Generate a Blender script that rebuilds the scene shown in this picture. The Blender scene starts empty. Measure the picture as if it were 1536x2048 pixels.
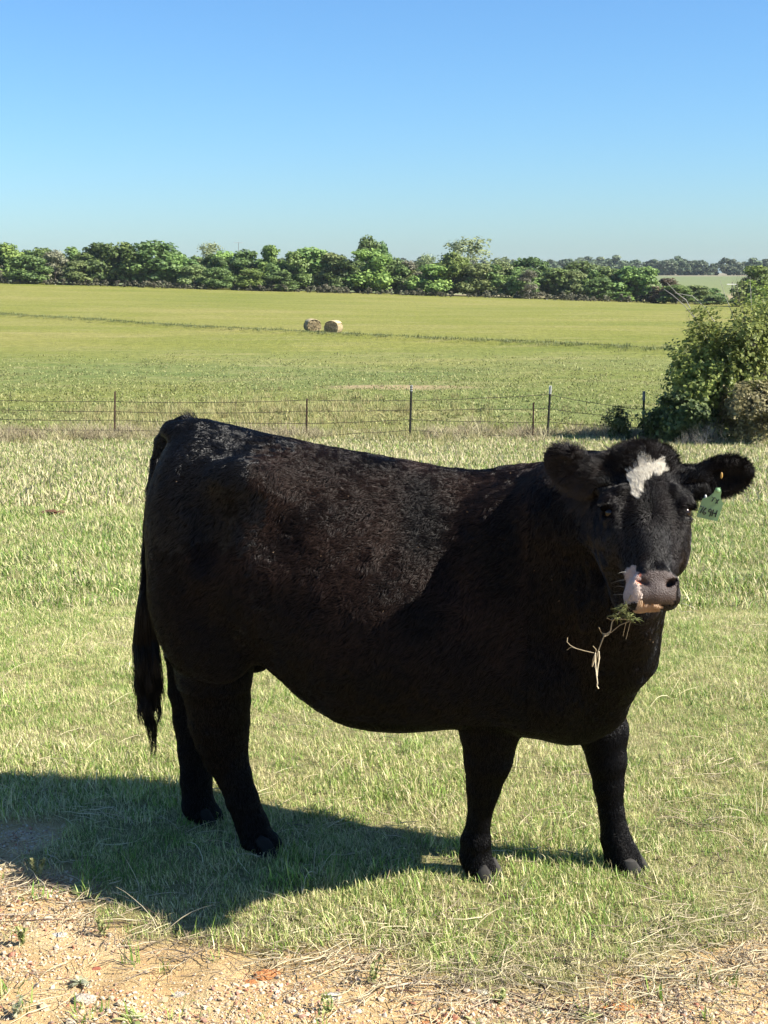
import bpy, math, random
import numpy as np
from mathutils import Vector

SC = bpy.context.scene
COL = SC.collection
rad = math.radians

# ------------------------------------------------------------------ camera, sky, sun, exposure
F_PX = 2700.0; CAM_H = 1.85; PITCH = rad(10.16)
cam_d = bpy.data.cameras.new('camera')
cam = bpy.data.objects.new('camera', cam_d); COL.objects.link(cam)
cam_d.sensor_fit = 'VERTICAL'; cam_d.sensor_height = 36.0; cam_d.sensor_width = 27.0
cam_d.lens = F_PX / 2048.0 * 36.0
cam_d.clip_start = 0.05; cam_d.clip_end = 9000
cam.location = (0, 0, CAM_H); cam.rotation_euler = (math.pi / 2 - PITCH, 0, 0)
SC.camera = cam

SUN_EL = rad(40.0); SUN_H = Vector((0.964, -0.268)).normalized()
SUN = Vector((SUN_H.x * math.cos(SUN_EL), SUN_H.y * math.cos(SUN_EL), math.sin(SUN_EL)))
world = bpy.data.worlds.new("World"); SC.world = world; world.use_nodes = True
wn = world.node_tree.nodes; wl = world.node_tree.links
sky = wn.new('ShaderNodeTexSky'); sky.sky_type = 'NISHITA'; sky.sun_disc = False
sky.sun_elevation = SUN_EL; sky.sun_rotation = math.atan2(SUN_H.x, SUN_H.y)
sky.altitude = 0; sky.air_density = 1.1; sky.dust_density = 0.5; sky.ozone_density = 10.0
wb = wn.new('ShaderNodeMix'); wb.data_type = 'RGBA'; wb.blend_type = 'MULTIPLY'; wb.inputs[0].default_value = 1.0; wb.inputs[7].default_value = (.905, 1.03, 1.06, 1)   # the camera's white balance
wl.new(sky.outputs[0], wb.inputs[6]); wl.new(wb.outputs[2], wn['Background'].inputs[0]); wn['Background'].inputs[1].default_value = 0.063
sun_d = bpy.data.lights.new('sun', 'SUN'); sun_d.energy = 5.0; sun_d.angle = rad(0.55); sun_d.color = (1.0, 0.94, 0.83)
sun = bpy.data.objects.new('sun', sun_d); COL.objects.link(sun)
sun.rotation_euler = SUN.to_track_quat('Z', 'Y').to_euler(); sun.location = (20, -6, 20)
SC.view_settings.view_transform = 'Standard'; SC.view_settings.look = 'None'
SC.view_settings.exposure = 1.45; SC.view_settings.gamma = 1.0; SC.view_settings.use_curve_mapping = False
SC.render.engine = 'CYCLES'
SC.cycles.max_bounces = 6; SC.cycles.diffuse_bounces = 3; SC.cycles.glossy_bounces = 2
SC.cycles.transmission_bounces = 2; SC.cycles.transparent_max_bounces = 6; SC.cycles.volume_bounces = 0
try: SC.cycles_curves.shape = 'RIBBONS'
except Exception: pass

FWD = np.array([0, math.cos(PITCH), -math.sin(PITCH)]); RGT = np.array([1., 0, 0]); UPV = np.array([0, math.sin(PITCH), math.cos(PITCH)])
ORI = np.array([0, 0, CAM_H])
def ray(px, py): return FWD + (px - 768) / F_PX * RGT + (1024 - py) / F_PX * UPV
def at(px, py, D):
    """photograph position at horizontal distance D -> point in the place"""
    d = ray(px, py); return ORI + d * (D / d[1])
def onground(px, py, z=0.0):
    d = ray(px, py); return ORI + d * ((z - CAM_H) / d[2])
def rpx(p, r):   # radius in photograph pixels -> metres at point p
    return r * float((np.asarray(p) - ORI) @ FWD) / F_PX

# ------------------------------------------------------------------ helpers
RNG = np.random.default_rng(7)
def tag(o, label=None, cat=None, group=None, kind=None):
    if label: o['label'] = label
    if cat: o['category'] = cat
    if group: o['group'] = group
    if kind: o['kind'] = kind
    return o
def link(name, data, parent=None, loc=None):
    o = bpy.data.objects.new(name, data); COL.objects.link(o)
    if parent is not None: o.parent = parent
    if loc is not None: o.location = loc
    return o
def empty(name, loc, label, cat, group=None):
    o = link(name, None, None, tuple(float(v) for v in loc)); o.empty_display_size = .2
    return tag(o, label, cat, group)
def mesh_np(name, V, Fc, mat=None, smooth=True, attrs=None, colors=None, nv=None):
    """V (n,3), Fc (m,k) index array (k 3 or 4) or list of such arrays"""
    V = np.asarray(V, np.float32); me = bpy.data.meshes.new(name)
    if not isinstance(Fc, list): Fc = [Fc]
    Fc = [np.asarray(f, np.int32) for f in Fc if len(f)]
    me.vertices.add(len(V)); me.vertices.foreach_set('co', V.ravel())
    if Fc:
        loops = np.concatenate([f.ravel() for f in Fc]); tot = np.concatenate([np.full(len(f), f.shape[1], np.int32) for f in Fc])
        me.loops.add(len(loops)); me.loops.foreach_set('vertex_index', loops)
        me.polygons.add(len(tot)); me.polygons.foreach_set('loop_start', np.concatenate([[0], np.cumsum(tot)[:-1]]).astype(np.int32))
        me.polygons.foreach_set('loop_total', tot)
        me.polygons.foreach_set('use_smooth', np.full(len(tot), smooth))
    for k, a in (attrs or {}).items():
        at_ = me.attributes.new(k, 'FLOAT', 'POINT'); at_.data.foreach_set('value', np.asarray(a, np.float32))
    for k, a in (colors or {}).items():
        at_ = me.attributes.new(k, 'FLOAT_COLOR', 'POINT'); a = np.c_[np.asarray(a, np.float32), np.ones(len(a), np.float32)]
        at_.data.foreach_set('color', a.ravel())
    me.update(calc_edges=True); me.validate()
    if mat: me.materials.append(mat)
    return me
class Acc:
    def __init__(s): s.V = []; s.F3 = []; s.F4 = []; s.n = 0; s.A = []
    def add(s, V, F, a=0.0):
        V = np.asarray(V, float); F = np.asarray(F, int)
        (s.F3 if F.shape[1] == 3 else s.F4).append(F + s.n); s.V.append(V); s.n += len(V)
        s.A.append(np.full(len(V), a) if np.isscalar(a) else np.asarray(a))
    def mesh(s, name, mat, smooth=True, attr='tint'):
        F = []
        if s.F3: F.append(np.concatenate(s.F3))
        if s.F4: F.append(np.concatenate(s.F4))
        return mesh_np(name, np.concatenate(s.V), F, mat, smooth, {attr: np.concatenate(s.A)})
def tube(acc, pts, radii, n=6, a=0.0, cap=True):
    P = np.asarray(pts, float); m = len(P)
    R = np.full(m, radii) if np.isscalar(radii) else np.asarray(radii, float)
    T = np.gradient(P, axis=0); T /= np.linalg.norm(T, axis=1, keepdims=True) + 1e-12
    u = np.cross(T[0], [0, 0, 1.0]);
    if np.linalg.norm(u) < 1e-3: u = np.cross(T[0], [1.0, 0, 0])
    u /= np.linalg.norm(u); U = []
    for t in T:
        u = u - t * (u @ t); u /= np.linalg.norm(u) + 1e-12; U.append(u)
    U = np.array(U); W = np.cross(T, U); th = np.arange(n) * 2 * math.pi / n
    V = P[:, None] + R[:, None, None] * (np.cos(th)[None, :, None] * U[:, None] + np.sin(th)[None, :, None] * W[:, None])
    V = V.reshape(-1, 3); i = np.arange(m - 1)[:, None] * n; j = np.arange(n)[None]; k = (j + 1) % n
    acc.add(V, np.stack([i + j, i + k, i + n + k, i + n + j], -1).reshape(-1, 4), a)
    if cap:
        for idx, rv in ((0, True), (m - 1, False)):
            b = acc.n - len(V)
            ring = V[idx * n:(idx + 1) * n]; c = P[idx]
            f = [[0, 1 + (q + 1) % n, 1 + q] if rv else [0, 1 + q, 1 + (q + 1) % n] for q in range(n)]
            acc.add(np.vstack([c, ring]), f, a)
def box(acc, c, size, rot=None, a=0.0):
    h = np.array(size) / 2.0
    V = np.array([[x, y, z] for x in (-1, 1) for y in (-1, 1) for z in (-1, 1)]) * h
    if rot is not None: V = V @ np.asarray(rot).T
    acc.add(V + np.asarray(c), [[0, 1, 3, 2], [4, 6, 7, 5], [0, 4, 5, 1], [2, 3, 7, 6], [0, 2, 6, 4], [1, 5, 7, 3]], a)
def hash3(i, j, k, seed):
    n = (i * 374761393 + j * 668265263 + k * 2147483647 + seed * 1274126177) & 0xFFFFFFFF
    n = ((n ^ (n >> 13)) * 1274126177) & 0xFFFFFFFF
    n = ((n ^ (n >> 16)) * 2246822519) & 0xFFFFFFFF
    return ((n >> 8) & 0xFFFF) / 65535.0
def vnoise(P, freq, seed=0):
    """value noise 0..1 of points (n,3)"""
    Q = np.asarray(P, float) * freq + 1000.0; I = np.floor(Q).astype(np.int64); f = Q - I; f = f * f * (3 - 2 * f)
    r = 0
    for dx in (0, 1):
        for dy in (0, 1):
            for dz in (0, 1):
                w = (f[:, 0] if dx else 1 - f[:, 0]) * (f[:, 1] if dy else 1 - f[:, 1]) * (f[:, 2] if dz else 1 - f[:, 2])
                r = r + w * hash3(I[:, 0] + dx, I[:, 1] + dy, I[:, 2] + dz, seed)
    return r
def n2(x, y, freq, seed=0):
    x = np.asarray(x, float); y = np.asarray(y, float); sh = np.broadcast(x, y).shape
    return vnoise(np.c_[np.broadcast_to(x, sh).ravel(), np.broadcast_to(y, sh).ravel(), np.zeros(int(np.prod(sh)))], freq, seed).reshape(sh)
def sstep(a, b, x):
    t = np.clip((x - a) / (b - a), 0, 1); return t * t * (3 - 2 * t)
def unit(v): v = np.asarray(v, float); return v / (np.linalg.norm(v, axis=-1, keepdims=True) + 1e-12)

# ------------------------------------------------------------------ materials
def new_mat(name):
    m = bpy.data.materials.new(name); m.use_nodes = True; nt = m.node_tree
    return m, nt, nt.nodes['Principled BSDF']
def nd(nt, typ, **kw):
    n = nt.nodes.new(typ)
    for k, v in kw.items(): setattr(n, k, v)
    return n
def setin(n, **kw):
    for k, v in kw.items(): n.inputs[k.replace('_', ' ')].default_value = v
def noise(nt, scale, detail=3, rough=.55, vec=None):
    n = nd(nt, 'ShaderNodeTexNoise'); n.inputs['Scale'].default_value = scale; n.inputs['Detail'].default_value = detail
    n.inputs['Roughness'].default_value = rough
    if vec is not None: nt.links.new(vec, n.inputs['Vector'])
    return n.outputs['Fac']
def ramp(nt, fac, stops):
    r = nd(nt, 'ShaderNodeValToRGB'); e = r.color_ramp.elements
    while len(e) < len(stops): e.new(.5)
    for el, (p, c) in zip(e, stops): el.position = p; el.color = (*c, 1) if len(c) == 3 else c
    nt.links.new(fac, r.inputs[0]); return r.outputs[0]
def mixc(nt, fac, a, b, blend='MIX'):
    m = nd(nt, 'ShaderNodeMix', data_type='RGBA', blend_type=blend)
    if hasattr(fac, 'node'): nt.links.new(fac, m.inputs[0])
    else: m.inputs[0].default_value = fac
    for s, i in ((a, 6), (b, 7)):
        if hasattr(s, 'node'): nt.links.new(s, m.inputs[i])
        else: m.inputs[i].default_value = (*s, 1)
    return m.outputs[2]
def mth(nt, op, a, b=None, c=None, clamp=False):
    m = nd(nt, 'ShaderNodeMath', operation=op); m.use_clamp = clamp
    for i, s in enumerate((a, b, c)):
        if s is None: continue
        if hasattr(s, 'node'): nt.links.new(s, m.inputs[i])
        else: m.inputs[i].default_value = s
    return m.outputs[0]
def attr(nt, name, out='Fac'):
    a = nd(nt, 'ShaderNodeAttribute'); a.attribute_name = name; return a.outputs[out]
def geopos(nt): return nd(nt, 'ShaderNodeNewGeometry').outputs['Position']
def mapv(nt, vec, scale=(1, 1, 1), rot=(0, 0, 0)):
    m = nd(nt, 'ShaderNodeMapping'); m.inputs['Scale'].default_value = scale; m.inputs['Rotation'].default_value = rot
    nt.links.new(vec, m.inputs[0]); return m.outputs[0]
def bump(nt, h, strength, dist, bsdf):
    b = nd(nt, 'ShaderNodeBump'); b.inputs['Strength'].default_value = strength; b.inputs['Distance'].default_value = dist
    nt.links.new(h, b.inputs['Height']); nt.links.new(b.outputs[0], bsdf.inputs['Normal'])
def simple(name, col, rough=.8, var=.25, scale=8, spec=.3, bumpd=0.0, metallic=0.0):
    m, nt, b = new_mat(name); f = noise(nt, scale, 4, .6, nd(nt, 'ShaderNodeTexCoord').outputs['Object'])
    lo = tuple(c * (1 - var) for c in col); hi = tuple(min(1, c * (1 + var)) for c in col)
    nt.links.new(ramp(nt, f, [(.3, lo), (.7, hi)]), b.inputs['Base Color'])
    setin(b, Roughness=rough); b.inputs['Specular IOR Level'].default_value = spec; b.inputs['Metallic'].default_value = metallic
    if bumpd: bump(nt, f, .8, bumpd, b)
    return m
def leafmat(name, dark, light, trans=.35, rough=.55, worldvar=.0, objvar=.25, spec=.25):
    """leaf / blade surface: colour by the leaf's own tint, by its plant, thin and partly translucent"""
    m, nt, b = new_mat(name)
    t = attr(nt, 'tint'); col = ramp(nt, t, [(0, dark), (1, light)])
    oi = nd(nt, 'ShaderNodeObjectInfo')
    v = mth(nt, 'MULTIPLY_ADD', oi.outputs['Random'], objvar * 2, 1 - objvar)
    hs = nd(nt, 'ShaderNodeHueSaturation'); nt.links.new(v, hs.inputs['Value']); nt.links.new(col, hs.inputs['Color'])
    h = mth(nt, 'MULTIPLY_ADD', oi.outputs['Random'], .03, .485); nt.links.new(h, hs.inputs['Hue'])
    nt.links.new(hs.outputs[0], b.inputs['Base Color']); setin(b, Roughness=rough); b.inputs['Specular IOR Level'].default_value = spec
    tr = nd(nt, 'ShaderNodeBsdfTranslucent'); nt.links.new(hs.outputs[0], tr.inputs[0])
    mx = nd(nt, 'ShaderNodeMixShader'); mx.inputs[0].default_value = trans
    nt.links.new(b.outputs[0], mx.inputs[1]); nt.links.new(tr.outputs[0], mx.inputs[2])
    nt.links.new(mx.outputs[0], nt.nodes['Material Output'].inputs['Surface'])
    return m

# ------------------------------------------------------------------ terrain
def T(x, y):
    x = np.asarray(x, float); y = np.asarray(y, float)
    near = np.interp(y, [-60, -5, 0, 4.9, 6.5, 9, 14, 22, 28, 32, 40, 60, 90], [.5, .05, 0, 0, -.07, -.27, -.72, -1.42, -1.9, -2.13, -2.22, -2.27, -2.28])
    z200 = np.clip(-1.54 - .031 * x, -3.0, .8)
    t = np.clip((y - 90) / 110, 0, 1) ** 1.25
    far = np.interp(y, [200, 205, 380, 700, 1200, 3200], [0, 0, 1, 1, 1, 1])
    zf = np.interp(y, [0, 380, 700, 1200, 3200], [-4.75, -4.75, -.9, -1.2, -3])
    z = np.where(y < 90, near, -2.28 + (z200 + 2.28) * t)
    z = z * (1 - far) + zf * far
    und = (n2(x, y, .12, 3) - .5) * .12 * sstep(6, 16, y) + (n2(x, y, 1.3, 5) - .5) * .03
    return z + und * (1 - sstep(60, 120, y) * .5)
EDGE_PX = [(-500, 1650), (-60, 1680), (0, 1695), (60, 1740), (180, 1795), (320, 1838), (430, 1850), (560, 1852), (680, 1868), (760, 1885), (860, 1920), (1000, 1938), (1200, 1945), (1330, 1925), (1420, 1890), (1536, 1862), (1700, 1850), (2300, 1800)]
_e = np.array([onground(*p)[:2] for p in EDGE_PX])
def dirtness(x, y):
    """1 on the bare gravelly track, 0 in the turf"""
    e = np.interp(x, _e[:, 0], _e[:, 1]) + (n2(x, y, 3.0, 11) - .5) * .26 + (n2(x, y, 11.0, 12) - .5) * .10
    d = sstep(-.05, .09, e - y)
    # worn spot at the left edge of the shade
    d = np.maximum(d, sstep(.62, .80, 1 - np.hypot((x + 1.45) / .75, (y - 4.27) / .34) + .5 * n2(x, y, 6, 9)) * .9)
    # thin patch of grass that comes back in the bottom right corner
    g = sstep(.36, .55, n2(x, y, 3.4, 21)) * sstep(.62, .85, x) * sstep(3.45, 3.1, y)
    return np.clip(d * (1 - .45 * g), 0, 1)

ys = np.concatenate([np.arange(-40, 2.4, 1.2), np.arange(2.4, 5.2, .03), np.geomspace(5.2, 1500, 320)])
u = np.linspace(-1, 1, 261); us = .05 * u + .95 * np.sign(u) * np.abs(u) ** 4.2
YY, UU = np.meshgrid(ys, us, indexing='ij'); W = np.maximum(60, 1.3 * YY); XX = UU * W
ZZ = T(XX, YY); DD = np.where((YY > 1.5) & (YY < 6) & (np.abs(XX) < 6), dirtness(XX, YY), np.where(YY <= 1.5, .85, 0))
ZZ += DD * ((n2(XX, YY, 9, 31) - .5) * .022 + (n2(XX, YY, 2.2, 32) - .5) * .03) - DD * .012
nr, nc = XX.shape; idx = np.arange(nr * nc).reshape(nr, nc)
FF = np.stack([idx[:-1, :-1], idx[:-1, 1:], idx[1:, 1:], idx[1:, :-1]], -1).reshape(-1, 4)

def ground_material():
    m, nt, b = new_mat('ground_mat'); P = geopos(nt); sep = nd(nt, 'ShaderNodeSeparateXYZ'); nt.links.new(P, sep.inputs[0])
    Y = sep.outputs['Y']; X = sep.outputs['X']
    # thatch under the near turf
    th = ramp(nt, noise(nt, 60, 5, .7, P), [(.25, (.10, .10, .035)), (.5, (.20, .18, .08)), (.75, (.34, .30, .16))])
    # mown hay field beyond the fence
    st = mapv(nt, P, (.35, 1.0, 1), (0, 0, rad(-8)))
    f1 = noise(nt, .09, 4, .6, st); f2 = noise(nt, .6, 5, .65, st); f3 = noise(nt, 3.2, 4, .78, mapv(nt, P, (1.0, .38, 1)))
    fld = ramp(nt, f1, [(.32, (.125, .142, .026)), (.5, (.160, .164, .036)), (.68, (.195, .182, .054))])
    fld = mixc(nt, mth(nt, 'MULTIPLY', ramp(nt, f2, [(.5, (0, 0, 0)), (.72, (1, 1, 1))]), .50), fld, (.245, .215, .095))
    grn = ramp(nt, f2, [(.3, (.098, .132, .036)), (.55, (.135, .155, .048)), (.75, (.205, .190, .085))])
    # greener band just past the fence
    band = mth(nt, 'MULTIPLY', ramp(nt, mth(nt, 'DIVIDE', Y, 100.0), [(.30, (0, 0, 0)), (.38, (1, 1, 1)), (.58, (1, 1, 1)), (.76, (0, 0, 0))]), ramp(nt, noise(nt, .07, 3, .5, P), [(.3, (.25, .25, .25)), (.55, (1, 1, 1))]))
    fld = mixc(nt, band, fld, grn)
    mot = ramp(nt, f3, [(.26, (.62, .66, .58)), (.5, (1, 1, 1)), (.74, (1.36, 1.30, 1.36))])
    fld = mixc(nt, 1.0, fld, mot, 'MULTIPLY')
    # sandy bare streak and straw tussock belt in the field
    def spot(cx, cy, rx, ry, soft=.5):
        dx = mth(nt, 'DIVIDE', mth(nt, 'SUBTRACT', X, cx), rx); dy = mth(nt, 'DIVIDE', mth(nt, 'SUBTRACT', Y, cy), ry)
        r2 = mth(nt, 'ADD', mth(nt, 'MULTIPLY', dx, dx), mth(nt, 'MULTIPLY', dy, dy))
        r2 = mth(nt, 'ADD', r2, mth(nt, 'MULTIPLY_ADD', f2, 2.4, -1.2))
        return ramp(nt, r2, [(0.25, (1, 1, 1)), (1.0, (0, 0, 0))])
    fld = mixc(nt, mth(nt, 'MULTIPLY', spot(.8, 47.5, 3.4, 1.2), .8), fld, (.30, .22, .13))
    fld = mixc(nt, mth(nt, 'MULTIPLY', spot(-3.6, 38.5, 6.5, 4.2), .75), fld, (.23, .20, .085))
    fld = mixc(nt, mth(nt, 'MULTIPLY', spot(3.6, 33.6, 2.4, .9), .7), fld, (.26, .21, .12))
    t = ramp(nt, mth(nt, 'DIVIDE', Y, 100.0), [(.22, (0, 0, 0)), (.34, (1, 1, 1))])
    col = mixc(nt, t, th, fld)
    # far valley field
    t2 = ramp(nt, mth(nt, 'DIVIDE', Y, 1000.0), [(.21, (0, 0, 0)), (.24, (1, 1, 1))])
    ff = ramp(nt, mth(nt, 'ADD', mth(nt, 'DIVIDE', Y, 1000.0), mth(nt, 'MULTIPLY', f1, .08)), [(.36, (.24, .20, .11)), (.44, (.145, .165, .065)), (.70, (.13, .155, .07)), (.74, (.20, .18, .12))])
    col = mixc(nt, t2, col, ff)
    # bare sandy track
    d = attr(nt, 'dirt')
    sand = ramp(nt, noise(nt, 3.2, 5, .65, P), [(.3, (.41, .265, .120)), (.5, (.48, .335, .165)), (.72, (.53, .40, .225))])
    grit = ramp(nt, noise(nt, 190, 3, .8, P), [(.3, (.55, .5, .45)), (.5, (1, 1, 1)), (.72, (1.4, 1.4, 1.4))])
    sand = mixc(nt, 1.0, sand, grit, 'MULTIPLY')
    red = ramp(nt, noise(nt, 7, 4, .7, P), [(.58, (0, 0, 0)), (.72, (1, 1, 1))])
    sand = mixc(nt, mth(nt, 'MULTIPLY', red, .55), sand, (.44, .24, .11))
    col = mixc(nt, d, col, sand)
    nt.links.new(col, b.inputs['Base Color']); setin(b, Roughness=.95); b.inputs['Specular IOR Level'].default_value = .12
    h = mth(nt, 'ADD', mth(nt, 'MULTIPLY', noise(nt, 90, 4, .8, P), .012), mth(nt, 'MULTIPLY', mth(nt, 'MULTIPLY', f3, t), .10))
    bump(nt, h, .9, 1.0, b)
    return m
GM = ground_material()
tag(link('ground', mesh_np('ground', np.stack([XX, YY, ZZ], -1).reshape(-1, 3), FF, GM, True, {'dirt': DD.ravel()})), 'rolling pasture with a bare sandy gravel track in front', kind='structure')

# the thin summer haze that pales the far trees
def haze_box():
    lo, hi = (-2050, -60, -7.0), (2050, 1600, 16.0)
    V = [(x, y, z) for x in (lo[0], hi[0]) for y in (lo[1], hi[1]) for z in (lo[2], hi[2])]
    m = bpy.data.materials.new('haze_air'); m.use_nodes = True; nt = m.node_tree
    for n in list(nt.nodes): nt.nodes.remove(n)
    o_ = nt.nodes.new('ShaderNodeOutputMaterial'); v = nt.nodes.new('ShaderNodeVolumePrincipled'); v.inputs['Density'].default_value = .00009
    v.inputs['Color'].default_value = (.80, .90, 1.0, 1); nt.links.new(v.outputs[0], o_.inputs['Volume'])
    me = bpy.data.meshes.new('haze'); me.from_pydata(V, [], [(0, 1, 3, 2), (4, 6, 7, 5), (0, 4, 5, 1), (2, 3, 7, 6), (0, 2, 6, 4), (1, 5, 7, 3)]); me.materials.append(m)
    tag(link('haze', me), 'thin haze over the pasture and the far trees', kind='stuff')
haze_box()

# ------------------------------------------------------------------ scatter (geometry nodes, one object per kind of ground cover)
def scatter(name, P, rot, scl, pick, protos, label):
    me = bpy.data.meshes.new(name); me.vertices.add(len(P)); me.vertices.foreach_set('co', np.asarray(P, np.float32).ravel())
    a = me.attributes.new('rot', 'FLOAT_VECTOR', 'POINT'); a.data.foreach_set('vector', np.asarray(rot, np.float32).ravel())
    a = me.attributes.new('scl', 'FLOAT_VECTOR', 'POINT'); a.data.foreach_set('vector', np.asarray(scl, np.float32).ravel())
    a = me.attributes.new('pick', 'INT', 'POINT'); a.data.foreach_set('value', np.asarray(pick, np.int32))
    o = tag(link(name, me), label, kind='stuff')
    ng = bpy.data.node_groups.new(name, 'GeometryNodeTree')
    ng.interface.new_socket('Geometry', in_out='INPUT', socket_type='NodeSocketGeometry'); ng.interface.new_socket('Geometry', in_out='OUTPUT', socket_type='NodeSocketGeometry')
    gi = ng.nodes.new('NodeGroupInput'); go = ng.nodes.new('NodeGroupOutput'); ip = ng.nodes.new('GeometryNodeInstanceOnPoints'); jn = ng.nodes.new('GeometryNodeJoinGeometry')
    for p in protos:
        oi = ng.nodes.new('GeometryNodeObjectInfo'); oi.inputs['Object'].default_value = p; oi.inputs['As Instance'].default_value = True
        ng.links.new(oi.outputs['Geometry'], jn.inputs[0])
    def na(nm, typ):
        n = ng.nodes.new('GeometryNodeInputNamedAttribute'); n.data_type = typ; n.inputs['Name'].default_value = nm
        return [s for s in n.outputs if s.enabled and s.name == 'Attribute'][0]
    ng.links.new(gi.outputs[0], ip.inputs['Points']); ng.links.new(jn.outputs[0], ip.inputs['Instance']); ip.inputs['Pick Instance'].default_value = True
    ng.links.new(na('pick', 'INT'), ip.inputs['Instance Index']); ng.links.new(na('rot', 'FLOAT_VECTOR'), ip.inputs['Rotation']); ng.links.new(na('scl', 'FLOAT_VECTOR'), ip.inputs['Scale'])
    ng.links.new(ip.outputs[0], go.inputs[0])
    md = o.modifiers.new('scatter', 'NODES'); md.node_group = ng
    return o
def proto(name, me): return bpy.data.objects.new(name, me)     # a source shape, in no collection

def tuft(seed, n, spread, hmin, hmax, w, straw, flop=.8, mat=None):
    """a clump of curved tapering blades"""
    r = np.random.default_rng(seed); acc = Acc()
    for i in range(n):
        a0 = r.uniform(0, 2 * math.pi); rr = spread * math.sqrt(r.uniform()); base = np.array([rr * math.cos(a0), rr * math.sin(a0), -.006])
        az = r.uniform(0, 2 * math.pi); h = r.uniform(hmin, hmax) * (1 if r.uniform() > .12 else 1.5); lean = abs(r.normal(0, flop)) + .12
        hd = np.array([math.cos(az), math.sin(az), 0]); side = np.array([-hd[1], hd[0], 0]); pts = []; p = base.copy(); ang = r.uniform(.0, .45)
        kink = r.normal(0, .35)
        for k in range(4):
            pts.append(p.copy()); ang2 = min(ang + lean * (k / 3.0), 2.0)
            dr = hd * math.sin(ang2) + np.array([0, 0, 1]) * math.cos(ang2) + side * kink * .3 * k / 3
            p = p + unit(dr) * h / 3
        ww = w * r.uniform(.6, 1.3); tint = (r.uniform(.62, 1.0) if r.uniform() < straw else r.uniform(0, .42))
        wid = np.array([.8, 1.0, .75, .06]) * ww / 2; V = []
        for q, wq in zip(pts, wid): V += [q - side * wq, q + side * wq]
        acc.add(V, [[0, 1, 3, 2], [2, 3, 5, 4], [4, 5, 7, 6]], tint)
    return proto('tuft', acc.mesh('tuft', mat, True))
def grass_mat(name, val=1.0, dry=0.0, sat=1.0):
    m, nt, b = new_mat(name); P = geopos(nt)
    t = attr(nt, 'tint'); big = noise(nt, .55, 3, .6, P); mid = noise(nt, 2.6, 3, .6, P)
    shift = mth(nt, 'ADD', mth(nt, 'MULTIPLY_ADD', big, 1.0, -.5), mth(nt, 'MULTIPLY_ADD', mid, .7, -.35))
    t2 = mth(nt, 'ADD', t, mth(nt, 'MULTIPLY_ADD', shift, .75, dry), clamp=True)
    col = ramp(nt, t2, [(0, (.11, .20, .035)), (.25, (.19, .28, .055)), (.5, (.32, .36, .11)), (.72, (.46, .42, .20)), (1, (.56, .49, .29))])
    oi = nd(nt, 'ShaderNodeObjectInfo'); hs = nd(nt, 'ShaderNodeHueSaturation'); nt.links.new(col, hs.inputs['Color'])
    nt.links.new(mth(nt, 'MULTIPLY_ADD', oi.outputs['Random'], .5 * val, .78 * val), hs.inputs['Value']); hs.inputs['Saturation'].default_value = sat
    nt.links.new(hs.outputs[0], b.inputs['Base Color']); setin(b, Roughness=.5); b.inputs['Specular IOR Level'].default_value = .3
    tr = nd(nt, 'ShaderNodeBsdfTranslucent'); nt.links.new(hs.outputs[0], tr.inputs[0]); mx = nd(nt, 'ShaderNodeMixShader'); mx.inputs[0].default_value = .30
    nt.links.new(b.outputs[0], mx.inputs[1]); nt.links.new(tr.outputs[0], mx.inputs[2]); nt.links.new(mx.outputs[0], nt.nodes['Material Output'].inputs['Surface'])
    return m
GRASS = grass_mat('grass_blades', 1.16, .03); GRASSM = grass_mat('grass_blades_slope', .98, .04); GRASSF = grass_mat('grass_blades_far', .86, .10)
STRAW = leafmat('dry_straw', (.36, .29, .17), (.62, .54, .36), .15, .6)
WEED = leafmat('weed_leaf', (.10, .17, .035), (.30, .38, .10), .3)

def pts_in(y0, y1, dens, margin=1.25, seed=0, extra=.8):
    """random points in the wedge of ground that the photograph looks at, with room to its sides"""
    r = np.random.default_rng(seed); hw = .5 * .57 * margin
    A = (y1 - y0) * (hw * (y0 + y1) + 2 * extra); n = int(A * dens)
    y = np.sqrt(r.uniform(y0 ** 2, y1 ** 2, n)); x = r.uniform(-1, 1, n) * (hw * y + extra); return x, y, r
def do_scatter(name, x, y, r, protos, smin, smax, label, tilt=.15, lift=0.0, zs=1.0, pick=None, grow_=None):
    n = len(x); z = T(x, y) + lift; s = r.uniform(smin, smax, n) * (1 if grow_ is None else grow_)
    rot = np.c_[r.normal(0, tilt, n), r.normal(0, tilt, n), r.uniform(0, 6.283, n)]
    return scatter(name, np.c_[x, y, z], rot, np.c_[s, s, s * zs * r.uniform(.7, 1.25, n)], r.integers(0, len(protos), n) if pick is None else pick, protos, label)
def patchy(x, y, r, base, green, straw, f=1.9):
    # growth differs from patch to patch: lush green spots, grazed straw spots, the rest mixed
    g = n2(x, y, f, 201) * .6 + n2(x, y, f * 3.7, 202) * .4; q = r.integers(0, base, len(x)); u_ = r.uniform(size=len(x))
    q = np.where((g > .56) & (u_ < .75), green, q); return np.where((g < .44) & (u_ < .7), straw[0] + (u_ * 40).astype(int) % len(straw), q), .84 + .48 * sstep(.38, .68, g)

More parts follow.
